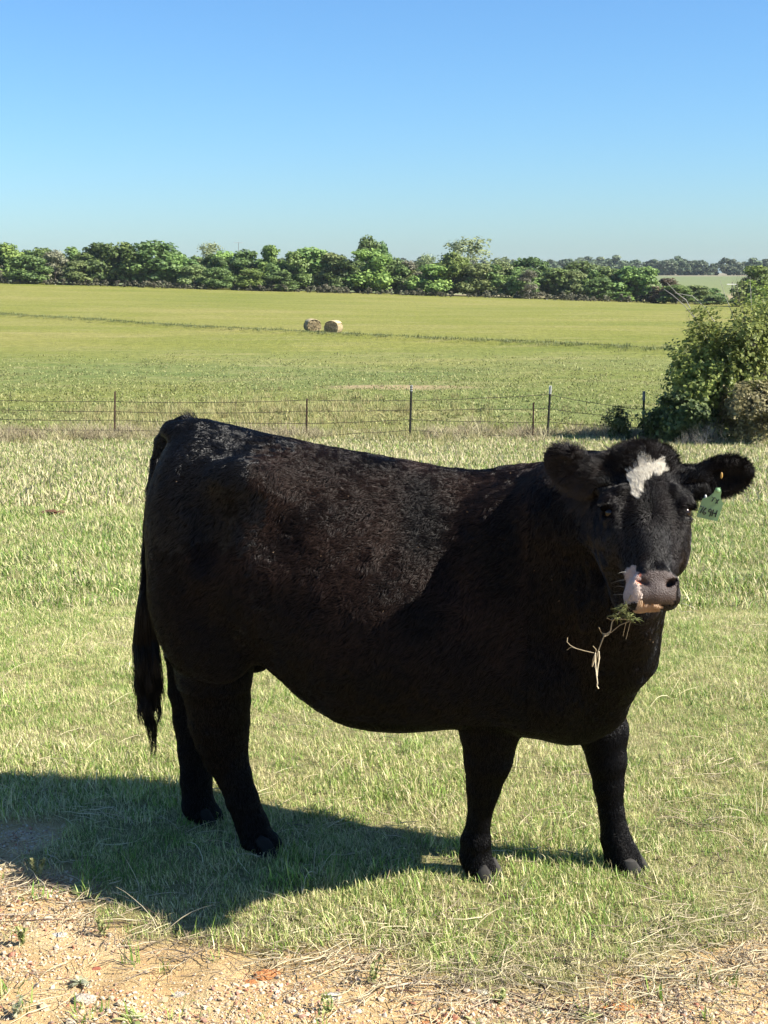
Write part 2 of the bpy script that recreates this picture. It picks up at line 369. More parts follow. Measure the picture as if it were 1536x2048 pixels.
near_tufts = [tuft(10 + i, 84, .078, .010, .038, .0019, .55, 1.35, GRASS) for i in range(5)] + [tuft(30, 64, .06, .018, .048, .0023, .12, 1.0, GRASS), tuft(31, 84, .08, .010, .034, .0018, .85, 1.5, GRASS), tuft(32, 84, .08, .010, .030, .0018, .95, 1.5, GRASS)]
x, y, r = pts_in(2.9, 8.0, 640, 1.5, 1)
d = dirtness(x, y); keep = r.uniform(size=len(x)) > np.clip(d * 1.25, 0, .985); x, y = x[keep], y[keep]
pk, gw = patchy(x, y, r, 5, 5, [6, 7])
do_scatter('grass', x, y, r, near_tufts, .65, 1.15, 'short pasture grass, green mixed with dry straw, round the hooves', pick=pk, grow_=gw)
mid_tufts = [tuft(50 + i, 60, .10, .018, .055, .0042, .50, 1.2, GRASSM) for i in range(4)] + [tuft(56, 50, .09, .03, .065, .0045, .15, .9, GRASSM), tuft(57, 56, .10, .012, .04, .004, .95, 1.5, GRASSM)]
x, y, r = pts_in(8.0, 15.0, 190, 1.7, 2)
pk, gw = patchy(x, y, r, 4, 4, [5])
do_scatter('grass', x, y, r, mid_tufts, .9, 1.5, 'dry mottled grass of the slope behind the cow', pick=pk, grow_=gw)
x, y, r = pts_in(15.0, 33.5, 85, 1.7, 3)
far_tufts = [tuft(60 + i, 46, .13, .02, .06, .0085, .62, 1.2, GRASSF) for i in range(4)]
do_scatter('grass', x, y, r, far_tufts, 1.3, 2.1, 'pale straw coloured grass sloping down to the fence')

# ------------------------------------------------------------------ field beyond the fence
x, y, r = pts_in(33.5, 72, 7, 1.6, 4); k = r.uniform(size=len(x)) < sstep(72, 36, y) * .9; x, y = x[k], y[k]
FIELD_G = leafmat('field_blades', (.15, .175, .050), (.28, .27, .11), .2)
fld_t = [tuft(70 + i, 26, .26, .015, .05, .016, .5, 1.2, FIELD_G) for i in range(3)]
do_scatter('grass', x, y, r, fld_t, 1.2, 2.4, 'mown hay field grass just beyond the fence', zs=.8)
# taller straw tussocks round the fence line and in the pale belt behind it
TUSS = leafmat('tussock_blades', (.16, .20, .06), (.42, .36, .17), .25)
tus = [tuft(80 + i, 60, .18, .10, .30, .009, .62, .6, TUSS) for i in range(3)]
r = np.random.default_rng(5); n = 520
x = r.normal(-3.8, 3.4, n); y = 38.5 + r.normal(0, 2.6, n); k = y > 33.2; x, y = x[k], y[k]
do_scatter('grass', x, y, r, tus, .5, 1.15, 'yellow straw tussocks in a belt beyond the fence')
GREYW = leafmat('grey_scrub', (.20, .17, .10), (.42, .36, .22), .1)
scr = []
for i in range(3):
    acc = Acc(); rr = np.random.default_rng(90 + i)
    for q in range(26):
        az = rr.uniform(0, 6.28); p = np.array([rr.normal(0, .07), rr.normal(0, .07), 0]); dr = unit([math.cos(az) * .8, math.sin(az) * .8, rr.uniform(.5, 1.3)]); P = [p]
        for s in range(3): dr = unit(dr + rr.normal(0, .3, 3)); P.append(P[-1] + dr * rr.uniform(.06, .13))
        tube(acc, P, [.006, .005, .004, .002], 3, rr.uniform(0, 1), False)
    scr.append(proto('scrub', acc.mesh('scrub', GREYW)))
n = 620; x = r.uniform(-12, 8.5, n); y = 32.0 + r.normal(0, .55, n); k = (n2(x, y, .45, 41) > .42) | (x < -5.5); x, y = x[k], y[k]
do_scatter('undergrowth', x, y, r, scr, .7, 1.5, 'greyish dry weeds tangled along the foot of the wire fence')
n = 1200; x = r.uniform(-12, 9, n); y = 32.3 + r.normal(0, .9, n); k = n2(x, y, .3, 43) > .42; x, y = x[k], y[k]
do_scatter('grass', x, y, r, tus, .45, 1.05, 'taller straw coloured grass along both sides of the wire fence')
# the low terrace ridge that crosses the hay field
A_, B_ = np.array([-48., 132.8]), np.array([22., 61.2])
n = 3600; t = r.uniform(0, 1, n); p = A_ + (B_ - A_) * t[:, None]; p += r.normal(0, .30, (n, 2)) * [1, 1]
RID = leafmat('ridge_blades', (.085, .115, .035), (.22, .22, .09), .2)
rid = [tuft(95 + i, 50, .42, .09, .25, .024, .38, .8, RID) for i in range(3)]
do_scatter('undergrowth', p[:, 0], p[:, 1], r, rid, .55, 1.1, 'darker uncut grass on the ridge line that runs past the hay bales')
acc = Acc(); m_ = 60; L = A_ + (B_ - A_) * np.linspace(0, 1, m_)[:, None]; nn = unit(np.array([(B_ - A_)[1], -(B_ - A_)[0]])) * -1
prof = [(-1.8, -.06), (-.8, .10), (-.2, .17), (.3, .17), (1.0, .08), (1.9, -.06)]
V = np.array([[*(c + nn * o), float(T(*(c + nn * o))) + h] for c in L for o, h in prof]); k_ = len(prof)
i = np.arange(m_ - 1)[:, None] * k_; j = np.arange(k_ - 1)[None]
me = mesh_np('field_ridge', V, np.stack([i + j, i + j + 1, i + k_ + j + 1, i + k_ + j], -1).reshape(-1, 4), GM, True, {'dirt': np.zeros(len(V))})
tag(link('terrain_ridge', me), 'low terrace bank across the hay field', kind='structure')

# ------------------------------------------------------------------ fence
RUST = simple('rusty_post', (.075, .040, .028), .8, .4, 12); DKPOST = simple('dark_green_post', (.045, .045, .035), .7, .4, 12)
WHITE = simple('white_paint', (.75, .74, .68), .5, .08, 20); WIRE = simple('rusty_wire', (.045, .036, .028), .6, .3, 30)
FZ = 32.0
posts = [(-745, -745, 786, 874, 32.2, RUST, 0), (-460, -462, 788, 875, 32.1, RUST, 0), (-180, -180, 790, 876, 32.0, RUST, 0), (230, 228, 783, 878, 32.0, RUST, 0), (614, 612, 797, 884, 31.8, RUST, 0), (823, 819, 770, 879, 31.8, DKPOST, 2), (1067, 1066, 805, 880, 31.7, RUST, 0), (1101, 1094, 772, 872, 32.4, DKPOST, 1), (1288, 1286, 783, 888, 31.4, DKPOST, 3)]
fence = empty('wire_fence', (0, FZ, float(T(0, FZ))), 'sagging barbed wire fence on thin steel posts across the pasture behind the cow', 'fence')
def child_local(o, parent):
    o.parent = parent; o.matrix_parent_inverse = parent.matrix_basis.inverted(); return o
bpy.context.view_layer.update()
for (xt, xb, yt, yb, D, m_, white) in posts:
    top = at(xt, yt, D); b0 = at(xb, yb, D); bot = b0.copy(); bot[2] = float(T(b0[0], D)) - .25
    top = top + (0, 0, 0); acc = Acc(); d_ = unit(top - bot); Ln = np.linalg.norm(top - bot)
    x_ = unit(np.cross(d_, [0, 1, 0.])); y_ = np.cross(d_, x_); Rm = np.stack([x_, y_, d_], 1); mid = (top + bot) / 2
    wv = 1.35 if m_ is DKPOST else 1.0
    box(acc, mid, (.040 * wv, .007, Ln), Rm); box(acc, mid + y_ * .0195, (.007, .031, Ln), Rm)
    for q in np.arange(.3, Ln - .05, .055): box(acc, bot + d_ * q - y_ * .008, (.022, .0085, .018), Rm)
    po = link('post', acc.mesh('post', m_, False)); child_local(po, fence)
    if white:
        a2 = Acc(); hl = {1: .20, 2: .13, 3: .22}[white]
        if white == 2:
            for q in (0, 1, 2): box(a2, top - d_ * (.02 + q * .055), (.058, .014, .03), Rm)
        else: box(a2, top - d_ * (hl / 2 - .008), (.062, .016, hl), Rm)
        cp = link('painted_tip', a2.mesh('painted_tip', WHITE if white != 3 else simple('grey_paint', (.30, .31, .29), .6, .2, 20), False)); child_local(cp, po)
strands = [
 [(-760, 796), (-200, 800), (18, 801), (228, 803), (420, 805), (614, 800), (821, 801), (960, 796), (1098, 789), (1190, 806), (1287, 819), (1400, 824), (1620, 826)],
 [(-760, 814), (-200, 818), (18, 820), (228, 823), (420, 826), (614, 822), (821, 820), (960, 818), (1098, 817), (1190, 829), (1287, 838), (1400, 842), (1620, 845)],
 [(-760, 832), (-200, 836), (18, 839), (228, 840), (420, 844), (614, 847), (821, 839), (960, 843), (1098, 844), (1190, 850), (1287, 855), (1400, 858), (1620, 860)],
 [(-760, 851), (-200, 855), (18, 858), (228, 860), (420, 862), (614, 872), (720, 866), (821, 860), (960, 869), (1098, 874), (1190, 875), (1287, 874), (1400, 875), (1620, 876)],
 [(-760, 869), (-200, 872), (18, 876), (120, 878), (228, 876)]]
fenceD = lambda px: float(np.interp(px, [-760, -200, 614, 1098, 1287, 1620], [32.2, 31.98, 31.78, 31.70, 31.38, 31.2]))
for s_ in strands:
    P = []
    for (a_, b_) in zip(s_[:-1], s_[1:]):
        for t in np.linspace(0, 1, 5)[:-1]:
            px = a_[0] + (b_[0] - a_[0]) * t; py = a_[1] + (b_[1] - a_[1]) * t; P.append(at(px, py + 1.2 * math.sin(math.pi * t), fenceD(px) - .02))
    P.append(at(*s_[-1], fenceD(s_[-1][0]) - .02)); acc = Acc(); tube(acc, P, .0060, 4)
    P = np.array(P)
    for q in np.arange(.06, len(P) - 1.01, .32):     # barbs
        i0 = int(q); c = P[i0] + (P[i0 + 1] - P[i0]) * (q - i0)
        tube(acc, [c + (-.012, 0, -.018), c + (.012, 0, .018)], .003, 3, 0, False)
    child_local(link('wire', acc.mesh('wire', WIRE)), fence)
for (px, y0_, y1_) in ((18, 784, 878), (472, 790, 868), (962, 796, 870)):
    acc = Acc(); P = [at(px + dx_, yy, fenceD(px) - .03) for dx_, yy in zip((3, 0, -2, 1, 0), np.linspace(y0_, y1_, 5))]; tube(acc, P, .0045, 4)
    child_local(link('stay_wire', acc.mesh('stay_wire', WIRE)), fence)

# ------------------------------------------------------------------ hay bales
HAY, nt, b = new_mat('hay'); tc = nd(nt, 'ShaderNodeTexCoord').outputs['Object']
hf = noise(nt, 9, 5, .75, mapv(nt, tc, (1, 3, 1)))
nt.links.new(ramp(nt, mth(nt, 'ADD', mth(nt, 'MULTIPLY', hf, .7), mth(nt, 'MULTIPLY', attr(nt, 'tint'), .3)), [(.28, (.15, .105, .055)), (.48, (.33, .255, .14)), (.72, (.50, .42, .25))]), b.inputs['Base Color'])
setin(b, Roughness=.9); bump(nt, hf, 1, .06, b)
HAYTOP = simple('weathered_hay', (.44, .36, .215), .9, .2, 9, .1, .04)
def bale(px, pyb, pyt, D, yaw, seed, label):
    c0 = at(px, pyb, D); gz = float(T(c0[0], D)); Rr = (at(px, pyt, D)[2] - gz) / 1.88
    o = empty('hay_bale', (c0[0], D, gz), label, 'hay bale', 'round hay bales in the field'); o.rotation_euler = (0, 0, yaw)
    r = np.random.default_rng(seed); acc = Acc(); nt_, nl = 40, 12; L = 1.25
    # rolled body: rings across the length, slightly lumpy, sunk where it rests
    V = []
    for i in range(nl + 1):
        yy = (i / nl - .5) * L
        for j in range(nt_):
            a = j / nt_ * 2 * math.pi; q = Rr * (1 - .05 * abs(i / nl * 2 - 1) ** 4) * (1 + .02 * math.sin(3 * a + seed) + r.normal(0, .022))
            V.append([q * math.cos(a) * 1.10, yy + r.normal(0, .01), max(Rr * .96 + q * math.sin(a), 0.0)])
    i = np.arange(nl)[:, None] * nt_; j = np.arange(nt_)[None]; k = (j + 1) % nt_
    acc.add(V, np.stack([i + j, i + k, i + nt_ + k, i + nt_ + j], -1).reshape(-1, 4), r.uniform(0, .6, len(V)))
    link('rolled_body', acc.mesh('rolled_body', HAY), o)
    for sgn in (-1, 1):                               # end faces, coiled layers
        acc = Acc(); V = []; nr_ = 16
        for q in range(nr_ + 1):
            for j in range(nt_):
                a = j / nt_ * 2 * math.pi; rr = Rr * .985 * (1 - q / nr_); ph = (q / nr_ * 7 + j / nt_) % 1
                V.append([rr * math.cos(a) * 1.10, sgn * (L / 2 + .015 + .03 * math.sin(ph * 6.28) + .05 * (q / nr_) + r.normal(0, .022)) * (1 if q else .985), max(Rr * .96 + rr * math.sin(a), 0.0)])
        i = np.arange(nr_)[:, None] * nt_; acc.add(V, np.stack([i + j, i + k, i + nt_ + k, i + nt_ + j], -1).reshape(-1, 4) if False else np.stack([i + np.arange(nt_)[None], i + (np.arange(nt_)[None] + 1) % nt_, i + nt_ + (np.arange(nt_)[None] + 1) % nt_, i + nt_ + np.arange(nt_)[None]], -1).reshape(-1, 4), r.uniform(0, 1, len(V)))
        link('coiled_end', acc.mesh('coiled_end', HAY), o)
    acc = Acc(); V = []                               # bleached top layer
    for i_ in range(9):
        yy = (i_ / 8 - .5) * (L + .05)
        for j_ in range(15):
            a = rad(38 + 104 * j_ / 14); q = Rr * (1.022 + r.normal(0, .008)); V.append([q * math.cos(a) * 1.10, yy, Rr * .96 + q * math.sin(a)])
    i = np.arange(8)[:, None] * 15; j = np.arange(14)[None]; acc.add(V, np.stack([i + j, i + j + 1, i + 15 + j + 1, i + 15 + j], -1).reshape(-1, 4))
    tp = link('bleached_top', acc.mesh('bleached_top', HAYTOP), o)
    sd = tp.modifiers.new('thick', 'SOLIDIFY'); sd.thickness = .03
    # loose stems
    acc = Acc()
    for q in range(600):
        a = r.uniform(0, 3.14); yy = r.choice([-1, 1]) * L / 2 * 1.03 if r.uniform() < .6 else r.uniform(-L / 2, L / 2); rr = Rr * (math.sqrt(r.uniform()) if abs(yy) > L / 2 else 1.01)
        p = np.array([rr * math.cos(a), yy, Rr * .96 + rr * math.sin(a)]); dr = unit(r.normal(0, 1, 3)); tube(acc, [p - dr * .08, p + dr * .08 + (0, 0, -.02)], .007, 3, r.uniform(0, 1), False)
    tag(link('loose_hay', acc.mesh('loose_hay', HAY), o), kind='stuff')
bale(625, 666.5, 640, 91.0, rad(14), 1, 'left one of two round hay bales in the field, its end face in shade')
bale(667, 671, 643, 88.5, rad(-12), 2, 'right one of two round hay bales in the field, its coiled end sunlit')

# ------------------------------------------------------------------ trees along the far edge of the field
BARK = simple('bark', (.14, .115, .09), .9, .3, 6)
PALEBARK = simple('pale_bark', (.36, .33, .28), .8, .2, 6)
LM = {'mid': leafmat('leaves_mid', (0.088, 0.147, 0.040), (0.242, 0.330, 0.097), .32), 'dark': leafmat('leaves_dark', (0.064, 0.111, 0.035), (0.189, 0.266, 0.080), .30),
      'light': leafmat('leaves_light', (0.112, 0.177, 0.042), (0.289, 0.378, 0.100), .32), 'olive': leafmat('leaves_olive', (0.100, 0.136, 0.047), (0.254, 0.295, 0.106), .30),
      'grey': leafmat('leaves_grey', (.13, .13, .08), (.27, .26, .17), .25), 'pale': leafmat('leaves_pale', (.15, .18, .08), (.30, .34, .17), .3),
      'rust': leafmat('leaves_rust', (.065, .05, .03), (.15, .12, .06), .2)}
def quads_at(acc, P, N, size, r, tint):
    """small leaf sprays: one bent quad each"""
    n = len(P); N = unit(N + r.normal(0, .55, (n, 3)) + [0, 0, .35]); t = unit(np.cross(N, r.normal(0, 1, (n, 3)))); b_ = np.cross(N, t)
    s = size * r.uniform(.6, 1.35, n)[:, None]
    V = np.stack([P - t * s * .5 - b_ * s * .32, P + t * s * .1 - b_ * s * .5, P + t * s * .62 + N * s * .12, P + t * s * .05 + b_ * s * .5], 1).reshape(-1, 3)
    acc.add(V, np.arange(4 * n).reshape(-1, 4), np.repeat(tint, 4))
def crown_mesh(seed, mat, n=3000, size=.045, airy=False, lobes=30, low=True, name='crown'):
    """unit crown: x,y in -.5..5, z in 0..1"""
    r = np.random.default_rng(seed); C = []
    for i in range(lobes):
        z = r.uniform(.14 if low else .35, .86); wv = math.sin(math.pi * min(1, .22 + z * .80)) ** .6
        a = r.uniform(0, 6.28); q = math.sqrt(r.uniform(.05, 1)) * .36 * wv
        C.append([q * math.cos(a), q * math.sin(a), z, r.uniform(.085, .175) * (1.05 - .25 * z)])
    C.append([0, 0, .84, .14]); C = np.array(C); acc = Acc()
    w = C[:, 3] ** 2; ci = r.choice(len(C), n, p=w / w.sum()); dr = unit(r.normal(0, 1, (n, 3))); dr[:, 2] = np.abs(dr[:, 2]) * np.where(r.uniform(size=n) < .7, 1, -1); dr = unit(dr)
    rr = C[ci, 3] * (r.uniform(.45, 1.22, n) if not airy else r.uniform(.2, 1.15, n))
    P = C[ci, :3] + dr * rr[:, None] * [1, 1, .82]
    tint = np.clip(.45 + .30 * r.normal(0, 1, n) * .6 + (r.uniform(0, 1, len(C))[ci] - .5) * .55, 0, 1)
    k = P[:, 2] > .0; quads_at(acc, P[k], dr[k], size, r, tint[k]); return acc.mesh(name, mat)
def trunk_mesh(seed, mat, airy=False):
    r = np.random.default_rng(seed); acc = Acc()
    top = .55 if not airy else .5
    tube(acc, [[0, 0, -.05], [r.normal(0, .01), 0, .15], [r.normal(0, .03), r.normal(0, .03), top]], [.035, .026, .014], 7)
    for i in range(7 if not airy else 16):
        z = r.uniform(.15, top); a = r.uniform(0, 6.28); L = r.uniform(.2, .42); P = [np.array([0, 0, z])]; dr = unit([math.cos(a), math.sin(a), r.uniform(.7, 1.4)])
        for q in range(4): P.append(P[-1] + dr * L / 4); dr = unit(dr + r.normal(0, .25, 3) + [0, 0, .08])
        tube(acc, P, [.013, .010, .007, .004, .002], 5)
    return acc.mesh('trunk', mat)
CR = {}; TR = [trunk_mesh(s, BARK) for s in range(3)]; TRP = trunk_mesh(9, PALEBARK, True)
def get_crown(tone, v):
    k = (tone, v)
    if k not in CR:
        if tone == 'pale': CR[k] = crown_mesh(200 + v, LM[tone], 1500, .032, True, 22, False)
        elif tone == 'grey': CR[k] = crown_mesh(220 + v, LM[tone], 1900, .040, True, 18)
        else: CR[k] = crown_mesh(hash(tone) % 97 + 100 * v if False else sum(map(ord, tone)) + 100 * v, LM[tone], 4200, .050)
    return CR[k]
# (px centre, top py, width px, tone, distance, label)
TREES = [
 (-190, 490, 110, 'mid', 200, None), (-95, 492, 100, 'dark', 198, None),
 (16, 487, 84, 'light', 203, 'light green rounded tree at the left end of the far tree line'),
 (-12, 528, 60, 'grey', 195, 'greyish half bare bush at the left edge of the far tree line'),
 (60, 512, 74, 'dark', 196, 'low dark rounded tree second in front at the left end of the tree line'),
 (84, 497, 66, 'mid', 204, 'mid green tree behind the low dark one near the left end of the line'),
 (112, 500, 60, 'grey', 199, 'grey green thin leaved tree left of the big dark oaks'),
 (146, 495, 58, 'mid', 203, 'open topped tree with a sky gap just left of the big dark oaks'),
 (160, 522, 64, 'olive', 197, 'low olive tree at the left foot of the big dark oaks'),
 (203, 487, 84, 'dark', 200, 'leftmost of the three big dark oaks in the tree line'),
 (250, 486, 74, 'mid', 199, 'middle one of the three big dark oaks, with a lit lower bough'),
 (312, 483, 108, 'dark', 200, 'rightmost and broadest of the three big dark oaks in the tree line'),
 (352, 507, 62, 'mid', 199, 'sloping shoulder tree on the right side of the big dark oaks'),
 (392, 530, 60, 'olive', 197, 'low tree in the dip of the tree line under the pale airy tree'),
 (424, 483, 74, 'pale', 222, 'pale airy half leafed tree rising left of the antenna'),
 (447, 503, 66, 'light', 203, 'bright green tree right below the pale airy tree'),
 (434, 536, 56, 'dark', 195, 'small dark front bush below the pale airy tree'),
 (492, 501, 76, 'dark', 202, 'dark domed tree straight under the antenna'),
 (505, 538, 62, 'light', 196, 'yellow green low bush in front of the dark domed tree'),
 (543, 492, 56, 'light', 203, 'light green pointed tree between two dark domed trees left of the bales'),
 (590, 505, 62, 'mid', 201, 'mid green tree up and left of the hay bales'),
 (622, 496, 92, 'mid', 204, 'broad domed tree in the line right above the left hay bale'),
 (664, 507, 70, 'olive', 202, 'olive tree in the line above the gap right of the hay bales'),
 (562, 543, 60, 'dark', 196, 'low dark bush in front of the pointed light green tree'),
 (690, 520, 66, 'dark', 199, 'dark tree filling the line left of the tall slim one'),
 (737, 474, 48, 'dark', 226, 'tall dark slim tree that sticks out above the middle of the tree line'),
 (764, 486, 40, 'dark', 228, 'smaller dark top just right of the tall slim tree'),
 (742, 499, 100, 'light', 201, 'wide light green tree in front of the tall slim one'),
 (790, 517, 56, 'dark', 204, 'dark drooping tree right of the wide light green tree'),
 (818, 521, 60, 'grey', 202, 'dull grey green tree at the low spot in the middle of the line'),
 (852, 506, 56, 'pale', 203, 'thin topped tree at the left foot of the pale spreading tree'),
 (862, 530, 78, 'light', 198, 'bright green tree with lobed low boughs left of the pale spreading tree'),
 (905, 506, 84, 'light', 200, 'bright green round tree in front of the pale spreading tree'),
 (936, 474, 134, 'pale', 220, 'large pale spreading tree with open crown, tallest right of centre'),
 (957, 528, 72, 'olive', 199, 'olive tree under the right half of the pale spreading tree'),
 (1005, 525, 62, 'olive', 202, 'olive tree right of the pale spreading tree'),
 (1062, 516, 80, 'dark', 212, 'dark domed tree with a dead twig on top right of centre'),
 (1042, 543, 58, 'mid', 197, 'low green tree at the left of the pale forked trunk'),
 (1058, 540, 54, 'grey', 195, 'small tree with pale forked trunk at the field edge'),
 (1112, 537, 66, 'mid', 200, 'mid green tree right of the pale forked trunk'),
 (1160, 524, 84, 'dark', 240, 'farther dark tree dome peeping over the line right of centre'),
 (1150, 542, 62, 'olive', 199, 'olive tree below the farther dark dome'),
 (1206, 534, 74, 'olive', 203, 'brownish topped tree left of the fresh green pair'),
 (1196, 556, 54, 'dark', 197, 'low dark bush left of the fresh green pair'),
 (1256, 534, 82, 'mid', 200, 'left tree of the fresh green pair above the right fence posts'),
 (1292, 534, 62, 'mid', 199, 'right tree of the fresh green pair above the right fence posts'),
 (1246, 584, 40, 'light', 193, 'small yellow green bush at the foot of the fresh green pair'),
 (1330, 558, 66, 'rust', 190, 'dark brownish tree at the right end of the near line'),
 (1352, 570, 62, 'mid', 186, 'green bush at the right end of the near line, above the bare twigs'),
 (1392, 571, 56, 'olive', 196, 'low olive bush between the near line and the utility pole'),
 (1425, 590, 60, 'olive', 186, 'low bush below the far valley field beside the utility pole'),
 (1488, 596, 66, 'dark', 178, 'dark low bush right of the foot of the utility pole'),
 (1512, 533, 80, 'light', 172, 'bright green tree at the right edge of the frame above the shrub'),
 (1590, 528, 110, 'mid', 175, None), (1690, 520, 110, 'dark', 180, None),
]
BASEPX = lambda px: np.interp(px, [-200, 0, 400, 768, 1100, 1300, 1600], [567, 571, 578, 587, 597, 605, 612])
rt = random.Random(3)
for i, (px, pyt, w, tone, D, label) in enumerate(TREES):
    g = at(px, 600, D); gz = float(T(g[0], D)); top = at(px, pyt, D)[2]; h = top - gz; wd = rpx(g, w) * 1.45
    if D < 210 and px > 1300: h = top - gz
    label = label or {-190: 'second tree past the left end of the visible tree line', -95: 'dark tree just past the left edge of the tree line', 1590: 'green tree just past the right edge behind the shrubs', 1690: 'dark tree farther past the right edge behind the shrubs'}[px]
    o = empty('tree', (g[0], D, gz), label, 'tree', 'trees along the far edge of the field')
    c = link('crown', get_crown(tone, i % 3 if tone not in ('grey', 'pale', 'rust') else i % 2), o); c.scale = (wd * 1.0, max(wd, h * .8), h * 1.06); c.rotation_euler = (0, 0, rt.choice([0, math.pi]) + rt.uniform(-.35, .35))
    t_ = link('trunk', TRP if (tone == 'pale' or 'pale forked' in label) else TR[i % 3], o); t_.scale = (h * .9, h * .9, h)
# brush under the trees
LOWB = leafmat('low_brush_leaves', (.07, .075, .042), (.19, .175, .11), .2)
lb = [proto('brush', crown_mesh(300 + i, LOWB, 300, .11, True, 8, True, 'brush')) for i in range(3)]
r = np.random.default_rng(31); n = 660; px = r.uniform(-1300, 1400, n); D = 194.5 + r.normal(0, .8, n) - 3 * (px > 1100); g = (px - 768) / F_PX * D * 1.0
sc = r.uniform(.4, 1.35, n); scatter('undergrowth', np.c_[g, D, T(g, D) - .1], np.c_[np.zeros((n, 2)), r.uniform(0, 6.28, n)], np.c_[sc * 1.3, sc, sc * r.uniform(.6, 1.1, n)], r.integers(0, 3, n), lb, 'dry grass and low brush along the foot of the far trees')
db = [proto('brush', crown_mesh(310 + i, LM[('dark', 'mid', 'olive')[i]], 2200, .055, False, 14, True, 'brush')) for i in range(3)]
n = 480; px = r.uniform(-1300, 1440, n); D = 200 + r.uniform(0, 14, n); g = (px - 768) / F_PX * D; sc = r.uniform(3.4, 7.0, n) * np.interp(px, [0, 1100, 1290, 1400], [1, .88, .72, .42])
scatter('undergrowth', np.c_[g, D, T(g, D) - .1], np.c_[np.zeros((n, 2)), r.uniform(0, 6.28, n)], np.c_[sc * 1.2, sc, sc * .8], r.integers(0, 3, n), db, 'dark thicket that fills the far tree line between the trees')
# distant woods beyond the valley field
FARL = leafmat('far_wood_leaves', (.065, .095, .055), (.155, .190, .100), .2)
fw = [proto('wood', crown_mesh(320 + i, FARL, 700, .10, False, 9, True, 'wood')) for i in range(4)]
n = 900; x = r.uniform(-420, 560, n); D = 720 + r.uniform(0, 60, n); s = r.uniform(6.0, 10.5, n) * (1 + .25 * (n2(x, D * 0, .03, 4) - .5))
scatter('woods', np.c_[x, D, T(x, D) - .3], np.c_[np.zeros((n, 2)), r.uniform(0, 6.28, n)], np.c_[s * 1.5, s, s * r.uniform(.75, 1.05, n)], r.integers(0, 4, n), fw, 'hazy dark woods on the horizon at the far side of the valley')

# utility pole and antenna
PW = simple('pole_wood', (.10, .075, .055), .9, .2, 4)
def mast(name, px, pyt, D, label, cat, arms, r0):
    g = at(px, 600, D); gz = float(T(g[0], D)); top = at(px, pyt, D)[2]; o = empty(name, (g[0], D, gz), label, cat)
    acc = Acc(); tube(acc, [[0, 0, -.3], [0, 0, top - gz]], [r0, r0 * .8], 8); link('pole', acc.mesh('pole', PW), o)
    for (py, hw, mat_, th_) in arms:
        acc = Acc(); z = at(px, py, D)[2] - gz; box(acc, (0, -r0 - th_ / 2, z), (hw * 2, th_, th_ * 1.2))
        if name == 'antenna':
            for q in np.linspace(-hw, hw, 7): box(acc, (q, -r0 - th_ / 2, z + .001), (.03, .7, .03))
        link('crossarm', acc.mesh('crossarm', mat_, False), o)
    return o
mast('utility_pole', 1463, 564, 330, 'distant wooden utility pole with white crossarm in the valley field', 'utility pole', [(568.5, 1.35, WHITE, .16)], .13)
mast('antenna', 479, 484, 232, 'thin rooftop style antenna mast sticking up behind the tree line', 'antenna', [(485.5, .75, simple('antenna_metal', (.4, .4, .4), .4, .1, 5), .05)], .035)

# ------------------------------------------------------------------ the big shrub by the fence, right edge
def grow(seed, base, n_stem, height, spread, levels=3, up=.9, branch=4, wig=.22):
    r = np.random.default_rng(seed); segs = []; tips = []
    def br(p, d, L, rad_, lv):
        P = [p]; n = 5
        for i in range(n): d = unit(d + r.normal(0, wig, 3) + [0, 0, .06 * up]); P.append(P[-1] + d * L / n)
        P = np.array(P); segs.append((P, np.linspace(rad_, rad_ * .45, n + 1) * .6, lv))
        if lv >= levels: tips.append(P); return
        for k in range(branch):
            t = r.uniform(.3, 1.0); i = min(int(t * n), n - 1); q = P[i] + (P[i + 1] - P[i]) * (t * n - i)
            dd = unit(d * .8 + unit(r.normal(0, 1, 3)) * .85 + [0, 0, .12]); br(q, dd, L * r.uniform(.45, .7), rad_ * .45, lv + 1)
    for s in range(n_stem):
        a = r.uniform(0, 6.28); br(np.array(base, float) + [r.normal(0, .12), r.normal(0, .12), 0], unit([math.cos(a) * spread, math.sin(a) * spread, up]), height * r.uniform(.6, .85), .035 * height / 3, 0)
    return segs, tips
def shrub(name, px, pyb, pyt, wpx, D, seed, label, leaf, bark, cat, n_stem=9, levels=3, branch=5, leaf_n=9, leaf_s=.06, dens=1.0, group=None, up=.9, parts=('branches', 'foliage'), spread=.55):
    g = at(px, pyb, D); gz = float(T(g[0], D)); H = at(px, pyt, D)[2] - gz; Wd = rpx(g, wpx)
    o = empty(name, (g[0], D, gz), label, cat, group)
    segs, tips = grow(seed, (0, 0, -.05), n_stem, 1.0, spread, levels, up, branch)
    allp = np.concatenate([s[0] for s in segs]); zmax = np.percentile(allp[:, 2], 98.5); xw = np.percentile(np.abs(allp[:, 0]), 95) * 2
    S = np.array([Wd / xw, Wd / xw, H / zmax]); acc = Acc()
    for P, R_, lv in segs: tube(acc, P * S, R_ * .8 * H, 5 if lv < 2 else 3, 0, False)
    link(parts[0], acc.mesh(parts[0], bark), o)
    if leaf is not None:
        r = np.random.default_rng(seed + 1); acc = Acc(); PP = []
        for P in tips:
            for q in range(leaf_n):
                t = r.uniform(0, 5 - 1e-6); i = int(t); PP.append((P[i] + (P[i + 1] - P[i]) * (t - i)) * S + r.normal(0, .045, 3))
        PP = np.array(PP); PP = PP[(PP[:, 2] > .03) & (PP[:, 2] < H * 1.0)]; c = PP.mean(0); N = unit(PP - c) + [0, 0, .3]
        tint = np.clip(.5 + .28 * r.normal(0, 1, len(PP)), 0, 1); quads_at(acc, PP, N, leaf_s, r, tint)
        link(parts[1], acc.mesh(parts[1], leaf), o)
    return o
